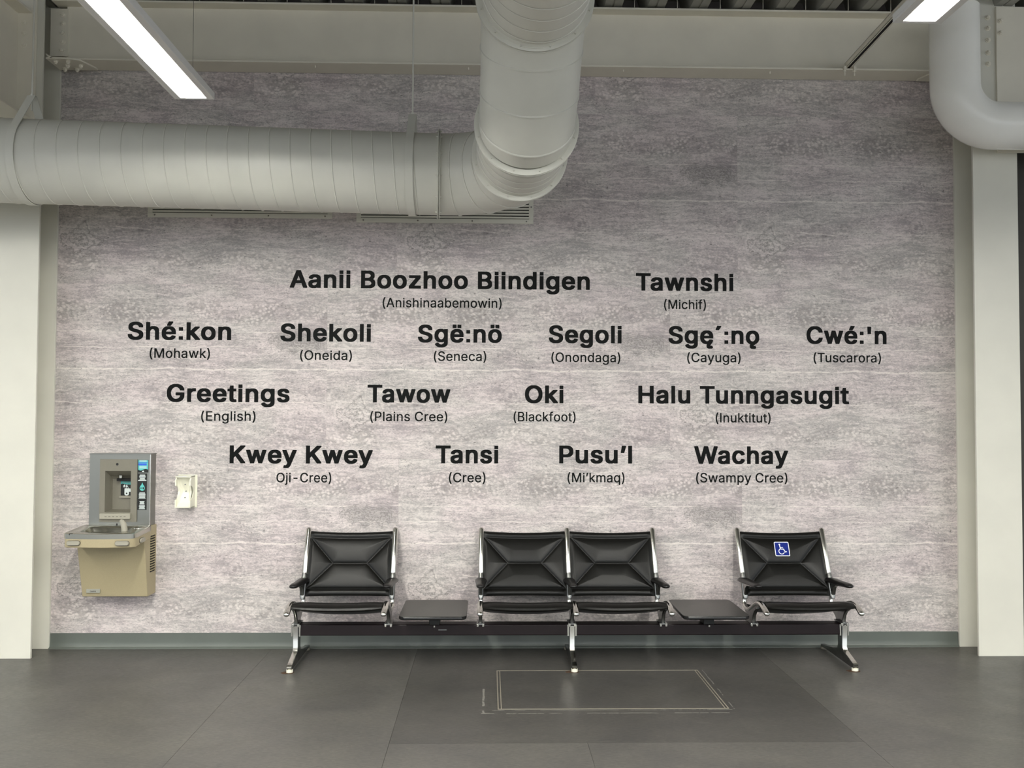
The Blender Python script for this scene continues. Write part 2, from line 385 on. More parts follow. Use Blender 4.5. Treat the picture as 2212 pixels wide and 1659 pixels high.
for x in (-2.3, -1.28, -.2, .9, 1.95):
    MB().cyl((x, -.15, 4.09), (x, -.15, 4.107), .004, 8).build('beam_stud', BEAMW, bt)
def girder(xc, zb_, label):
    t = thing('steel_girder', label, 'beam', (xc, -3, 3.66))
    y0, y1 = -9, -.300
    MB().box(xc-.10, xc+.10, y0, y1, zb_, zb_+.016).build('bottom_flange', BEAMW, t, bevel=.002)
    MB().box(xc-.10, xc+.10, y0, y1, 4.384, 4.40).build('top_flange', BEAMW, t, bevel=.002)
    MB().box(xc-.006, xc+.006, y0, y1, zb_+.016, 4.384).build('web', BEAMW, t)
    MB().box(xc-.13, xc+.13, -.300, -.2825, zb_-.03, 4.5).build('end_plate', BEAMW, t, bevel=.002)
    for z in (3.74, 4.0, 4.09, 4.165, 4.244, 4.32, 4.40):
        if z < 4.1 and xc < 0 or z < zb_: continue
        for sx in (-1, 1): share('bolt', BOLTY, (xc+sx*(.07 if xc > 0 else .05), -.300, z), t)
    return t
girder(-3.285, 3.652, 'deep painted girder at the far left running toward the viewer above the duct')
t = thing('steel_plate', 'flat painted steel plate bolted to the right column above the bent white pipe', 'plate', (3.62, -.29, 3.5))
MB().box(3.508, 3.95, -.300, -.2825, 3.50, 4.535).build('plate', BEAMW, t, bevel=.002)
for z in (4.13, 4.21, 4.30, 4.385, 4.46): share('bolt', BOLTY, (3.455, -.2825, z), t)
for z in (4.345, 4.43): share('bolt', BOLTY, (3.535, -.300, z), t)

# ceiling: ribbed metal deck, sloping a little
def deck():
    m = MB(); pitch = .305; yA, yB = .4, -14; x = -9.0; prof = []
    while x < 9.2:
        prof += [(x, .0), (x+.055, .0), (x+.058, .006), (x+.064, .006), (x+.067, 0), (x+.125, 0), (x+.165, .13), (x+.262, .13)]
        x += pitch
    def pt(p, y): return (p[0], y, 4.548+p[1]+(y)*.008)
    n = len(prof)
    vs = [pt(p, yA) for p in prof]+[pt(p, yB) for p in prof]+[Vector(pt(p, yA))+Vector((0, 0, .02)) for p in prof]+[Vector(pt(p, yB))+Vector((0, 0, .02)) for p in prof]
    fs = [(i, i+1, i+1+n, i+n) for i in range(n-1)]+[(i+2*n, i+3*n, i+1+3*n, i+1+2*n) for i in range(n-1)]
    m.add(vs, fs)
    m.box(-9, 9.2, -14, .4, 4.73, 4.76)
    return m
ce = deck().build('ceiling', DECK, smooth=0); struct(ce)
for i in range(22):  # little hanger wires/clips seen in the flutes
    x = -9+.305*(i+18)+.21
    if abs(x) < 3: MB().box(x-.0012, x+.0012, -.21, -.2, 4.533, 4.66).build('deck_clip', BEAMW, ce)

# unistrut rail clamped under the beam
us = thing('strut_channel', 'slotted channel strut with black strip as slot shade from beam to right panel light', 'rail', (2.5, -1.5, 4.14))
def rail():
    m = MB()
    def zz(y): return 4.124-(y+.2)*.045
    for (a, b_, c, d) in ((-.0205, -.0175, 0, .041), (.0175, .0205, 0, .041), (-.0205, .0205, .038, .041), (-.0205, -.011, 0, .003), (.011, .0205, 0, .003)):
        vs = [(2.5+x, y, zz(y)+z) for y in (-.17, -3.4) for x in (a, b_) for z in (c, d)]
        m.add(vs, [(0,1,3,2), (4,6,7,5), (0,4,5,1), (2,3,7,6), (0,2,6,4), (1,5,7,3)])
    return m
rail().build('channel', BEAMW, us)
m = MB()
m.add([(2.5+x, y, 4.1265-(y+.2)*.045) for y in (-.17, -3.4) for x in (-.011, .011)], [(0, 1, 3, 2)]).build('slot', DARKV, us, smooth=0)  # black strip in the opening, stands for shade inside the channel
for dx in (-.035, .035):
    q = MB().box(2.5+dx-.008, 2.5+dx+.008, -.225, -.19, 4.098, 4.126)
    q.cyl((2.5+dx, -.21, 4.06), (2.5+dx, -.21, 4.125), .004, 8); q.cyl((2.5+dx, -.21, 4.088), (2.5+dx, -.21, 4.098), .011, 6)
    q.build('beam_clamp', BEAMW, us)

# ------------------------------------------------------------------ ducts
R = .255
dt = thing('spiral_duct', 'large painted round spiral duct crossing the wall and bending up toward the viewer', 'duct', (-.66, -.79, 2.92))
JX = Vector((-.372, -.768, 3.178)); DL = Vector((-1, -.060, .006)).normalized()
def at(s): return JX+DL*s
MB().tube([at(0), at(3.9)], R, 72, (0, 0, 1)).build('duct_section', DUCT, dt)
def helix(p0, d, length, pitch, r, wr, side, n=40, ph=0):
    m = MB(); upv = Vector((0, 0, 1)); upv = (upv-upv.dot(d)*d).normalized(); sd = d.cross(upv)*side
    k = int(length/pitch*n); pts = []
    for i in range(k+1):
        a = 2*PI*i/n+ph; pts.append(p0+d*(length*i/k)+(upv*math.cos(a)+sd*math.sin(a))*r)
    rings = []
    for i, p in enumerate(pts):
        t = (pts[min(i+1, k)]-pts[max(i-1, 0)]).normalized()
        ax = p-(p0+d*((p-p0).dot(d))); o = ax.normalized(); b_ = t.cross(o)
        rings.append([p+b_*wr, p+o*wr*.8, p-b_*wr])
    m.loft(rings, False, False); return m
helix(at(.06), DL, 3.8, .1235, R+.0005, .0042, 1).build('spiral_seam', DUCT, dt, smooth=60)
def flange(c, d, r_in, r_out, name='flange', w=.007, gap=.010):
    m = MB(); d = Vector(d).normalized(); c = Vector(c)
    a = Vector((1, 0, 0)) if abs(d.x) < .8 else Vector((0, 0, 1)); a = (a-a.dot(d)*d).normalized(); b_ = d.cross(a)
    def ring(r, t): return [c+d*t+(a*math.cos(2*PI*i/64)+b_*math.sin(2*PI*i/64))*r for i in range(64)]
    for s0 in (-gap/2-w, gap/2):
        m.loft([ring(r_in, s0), ring(r_out-.006, s0), ring(r_out, s0+.002), ring(r_out, s0+w-.002), ring(r_out-.006, s0+w), ring(r_in, s0+w)], caps=False)
    m.loft([ring(r_in, -gap/2), ring(r_out-.012, -gap/2), ring(r_out-.012, gap/2), ring(r_in, gap/2)], caps=False)
    o = m.build(name, DUCT, dt)
    for k in range(12):
        th = 2*PI*(k+.5)/12; e = a*math.cos(th)+b_*math.sin(th); q = c+e*(r_out-.016)
        s_ = MB().cyl(q-d*.019, q+d*.019, .0045, 8).build('screw', DUCT, dt)
    return o
flange(JX, DL, R-.004, R+.026, w=.006, gap=.004)
# elbow in the horizontal plane: gored, turning toward the camera
pc = []; Rb = .455; ctr = JX+Vector((.045, -Rb, 0))
seg = [JX, JX+Vector((.045+Rb*math.tan(math.radians(11.25)), 0, 0))]
elb = [JX.copy()]
A = [Vector((1, .04, 0))]
ex = .130; ey = -1.225
N_G = 4
P0 = JX; PE = Vector((ex, ey, 3.186))
cc = Vector((JX.x+.03, JX.y-.475, 3.18)); rr_ = .475
elb = [P0]
for k in range(N_G):
    th = math.radians(90*(k+.5)/N_G); r_ = rr_/math.cos(math.radians(45/N_G))
    elb.append(Vector((cc.x+r_*math.sin(th), cc.y+r_*math.cos(th), 3.178+.008*k/N_G)))
elb.append(PE)
MB().tube(elb, R, 72, (0, 0, 1), mitre=True).build('elbow', DUCT, dt, smooth=14)
def bead(p, d1, d2, r=R, wr=.006):
    """seam ring lying in the mitre plane"""
    m = MB(); d1 = Vector(d1).normalized(); d2 = Vector(d2).normalized(); t = (d1+d2).normalized()
    a = Vector((0, 0, 1)) if abs(d1.z) < .9 else Vector((1, 0, 0)); a = (a-a.dot(d1)*d1).normalized(); b_ = d1.cross(a); rings = []
    for i in range(65):
        th = 2*PI*i/64; o = a*math.cos(th)+b_*math.sin(th); e = o*(r); e = e-d1*(e.dot(t)/d1.dot(t)); n_ = o
        q = Vector(p)+e
        rings.append([q-t*wr, q-t*wr*.6+n_*wr*.8, q+t*wr*.6+n_*wr*.8, q+t*wr])
    m.loft(rings, False, False); return m
for i in range(1, len(elb)-1):
    bead(elb[i], elb[i]-elb[i-1], elb[i+1]-elb[i]).build('gore_seam', DUCT, dt, smooth=60)
F1 = PE; F2 = Vector((.150, -1.70, 3.205)); F3 = Vector((.166, -2.27, 3.645))
flange(F1, (0, -1, .03), R-.004, R+.028)
MB().tube([F1, F2], R, 72, (0, 0, 1)).build('duct_section', DUCT, dt)
helix(F1+Vector((0, -.02, 0)), (F2-F1).normalized(), .44, .1, R+.0005, .0035, -1).build('spiral_seam', DUCT, dt, smooth=60)
flange(F2, (0, -1, .12), R-.004, R+.028)
off = [F2, Vector((.152, -1.77, 3.222)), Vector((.156, -1.90, 3.322)), Vector((.160, -2.055, 3.485)), Vector((.163, -2.17, 3.590)), F3]
MB().tube(off, R, 72, (1, 0, 0), mitre=True).build('offset_bend', DUCT, dt, smooth=14)
for i in range(1, len(off)-1):
    bead(off[i], off[i]-off[i-1], off[i+1]-off[i], wr=.006).build('gore_seam', DUCT, dt, smooth=60)
flange(F3, (0, -1, .15), R-.004, R+.030)
F4 = Vector((.28, -7.5, 3.80))
MB().tube([F3, F4], R, 72, (1, 0, 0)).build('duct_section', DUCT, dt)
helix(F3+Vector((0, -.03, 0)), (F4-F3).normalized(), 2.4, .11, R+.0005, .0035, -1).build('spiral_seam', DUCT, dt, smooth=60)
# hangers
def hanger(s, apex_z, tilt, label):
    c = at(s); x = c.x; t = thing('duct_hanger', label, 'hanger', (x, c.y, c.z-R)); m = MB()
    hwd = .024; r0, r1 = R+.006, R+.0095; ap = apex_z-c.z
    al = math.acos(r0/ap); pts = []
    outer = [(0.012, ap), (.012, ap-.03)]
    ring_o, ring_i = [], []
    for k in range(61):
        th = al+(2*PI-2*al)*k/60
        ring_o.append((r1*math.sin(th), r1*math.cos(th))); ring_i.append((r0*math.sin(th), r0*math.cos(th)))
    top_o = [(-.012, ap), (.012, ap)]
    Po = [top_o[1]]+ring_o+[top_o[0]]; Pi = [(.009, ap-.004)]+ring_i+[(-.009, ap-.004)]
    rings = []
    for (a, b_), (c1, c2) in zip(Po, Pi):
        rings.append([Vector((x-hwd, c.y-a, c.z+b_)), Vector((x+hwd, c.y-a, c.z+b_)), Vector((x+hwd, c.y-c1, c.z+c2)), Vector((x-hwd, c.y-c1, c.z+c2))])
    m.loft(rings); m.box(x-hwd, x+hwd, c.y-.0125, c.y+.0125, apex_z-.003, apex_z+.001)
    m.build('strap', DUCT, t)
    r = MB().cyl((x, c.y, apex_z-.09), (x, c.y, 4.56), .0055, 10).build('threaded_rod', ALUD if tilt else DUCT, t)
    MB().cyl((x, c.y, apex_z), (x, c.y, apex_z+.012), .011, 6).build('nut', DUCT, t)
    return t
hanger(.168, 3.560, 0, 'painted strap and rod hanger holding the duct just left of its elbow')
hanger(2.50, 3.600, 0, 'painted strap and rod hanger holding the duct at the left column')

# white pvc roof drain pipe
pp = thing('drain_pipe', 'glossy white round pipe dropping then bending right in front of right column', 'pipe', (3.105, -.50, 3.46))
r = .158; zc = 3.622; rb = .27
pts = [(3.105, -.5, 4.42), (3.105, -.5, zc+rb)]
for k in range(1, 13):
    th = PI/2*k/12; pts.append((3.105+rb-rb*math.cos(th), -.5, zc+rb-rb*math.sin(th)))
pts.append((5.6, -.5, zc))
MB().tube(pts, r, 48, (0, 1, 0)).build('pipe', PVC, pp, smooth=60)
MB().tube([(3.585, -.5, zc), (3.590, -.5, zc)], r+.0008, 48, (0, 1, 0)).build('jacket_seam', PVC, pp)
m = MB().box(3.385, 5.6, -.5-.002, -.5+.002, zc-r-.0015, zc-r+.002); m.build('jacket_overlap', PVC, pp)

# ------------------------------------------------------------------ grilles
def grille(x0, x1, zb, label):
    t = thing('wall_grille', label, 'vent', ((x0+x1)/2, 0, zb), 'white slatted wall grilles behind the duct')
    zt = zb+.34; fw_ = .032
    m = MB().box(x0, x1, -.012, 0, zb, zb+fw_).box(x0, x1, -.012, 0, zt-fw_, zt).box(x0, x0+fw_, -.012, 0, zb+fw_, zt-fw_).box(x1-fw_, x1, -.012, 0, zb+fw_, zt-fw_)
    m.build('frame', WHITE, t, bevel=.0015)
    MB().box(x0+fw_, x1-fw_, -.001, 0, zb+fw_, zt-fw_).build('back_plate', DARKV, t, smooth=0)
    s = MB().box(x0+fw_, x1-fw_, -.011, -.0025, 0, .0135).mesh('slat', WHITE, (x0+fw_, 0, 0))
    z = zb+fw_+.0045
    while z < zt-fw_-.01:
        share('slat', s, (x0+fw_, 0, z), t); z += .0215
    k = 0
    for xx in [x0+.05+i*(x1-x0-.1)/3 for i in range(4)]:
        MB().cyl((xx, -.0135, zb+.016), (xx, -.011, zb+.016), .0055, 10).build('screw', ALUD, t)
    MB().cyl((x1-.016, -.0135, zb+.12), (x1-.016, -.011, zb+.12), .0055, 10).build('screw', ALUD, t)
grille(-2.485, -1.175, 3.050, 'long white slatted grille on the wall, left one beneath the duct')
grille(-1.002, .269, 3.026, 'long white slatted grille on the wall beneath the duct elbow')

# ------------------------------------------------------------------ panel lights
HOUS = mat('light_housing', 'd9d8d6', .45); LENS = mat('light_lens_border', 'f4f2e6', .4)
EMIT = mat('light_diffuser', 'ffffff', .5, emit=('fffdf4', LAMP))
def panel_light(x, yfar, z, label, first=None, group='pendant panel lights of the room'):
    if first:
        r_ = first.copy(); COL.objects.link(r_); r_.location = (x, yfar, z); r_['label'] = label
        for ch in first.children:
            c2 = ch.copy(); COL.objects.link(c2); c2.parent = r_
        return r_
    t = thing('panel_light', label, 'light', (x, yfar, z), group)
    L_ = 1.24; hw = .1
    def B(a, b_, c, d, e, f): return (x+a, x+b_, yfar-d, yfar-c, z+e, z+f)
    m = MB().box(*B(-hw, hw, 0, L_, .012, .036))
    m.box(*B(-hw, -.066, 0, L_, 0, .012)).box(*B(.066, hw, 0, L_, 0, .012)).box(*B(-.066, .066, 0, .02, 0, .012)).box(*B(-.066, .066, L_-.02, L_, 0, .012))
    m.build('housing', HOUS, t, bevel=.001)
    MB().box(*B(-.066, .066, .02, L_-.02, .0088, .0115)).build('lens_frame', LENS, t)
    MB().box(*B(-.047, .047, .034, L_-.034, .0065, .0085)).build('diffuser', EMIT, t, smooth=0)
    w_ = MB()
    for yy in (.04, L_-.04):
        w_.cyl((x, yfar-yy, z+.16), (x, yfar-yy, 4.3), .0012, 6)
        w_.cyl((x-.03, yfar-yy, z+.03), (x, yfar-yy, z+.16), .001, 5); w_.cyl((x+.03, yfar-yy, z+.03), (x, yfar-yy, z+.16), .001, 5)
    w_.build('suspension_wire', ALU, t)
    return t
L1 = panel_light(-1.552, -1.925, 3.25, 'lit pendant panel light upper left, its end over the long duct')
L2 = panel_light(1.69, -2.955, 3.25, 'lit pendant panel light at the upper right beside the white pipe', L1)
ORD = ['second', 'third', 'fourth', 'fifth', 'sixth', 'seventh']
for i in range(1, 7):
    for (x, y0, sd) in ((-1.552, -1.925, 'left'), (1.69, -2.955, 'right')):
        panel_light(x, y0-i*1.30, 3.25, '%s panel light from the wall in the %s row' % (ORD[i-1], sd), L1)
ORD2 = ['nearest', 'second', 'third', 'fourth']
for i in range(0, 4):
    for (x, y0, sd) in ((-4.8, -2.4, 'left'), (4.95, -3.0, 'right')):  # unseen outer rows, added to light the room
        panel_light(x, y0-i*1.9, 3.25, 'added unseen panel light outside the %s column, %s to the wall' % (sd, ORD2[i]), L1)

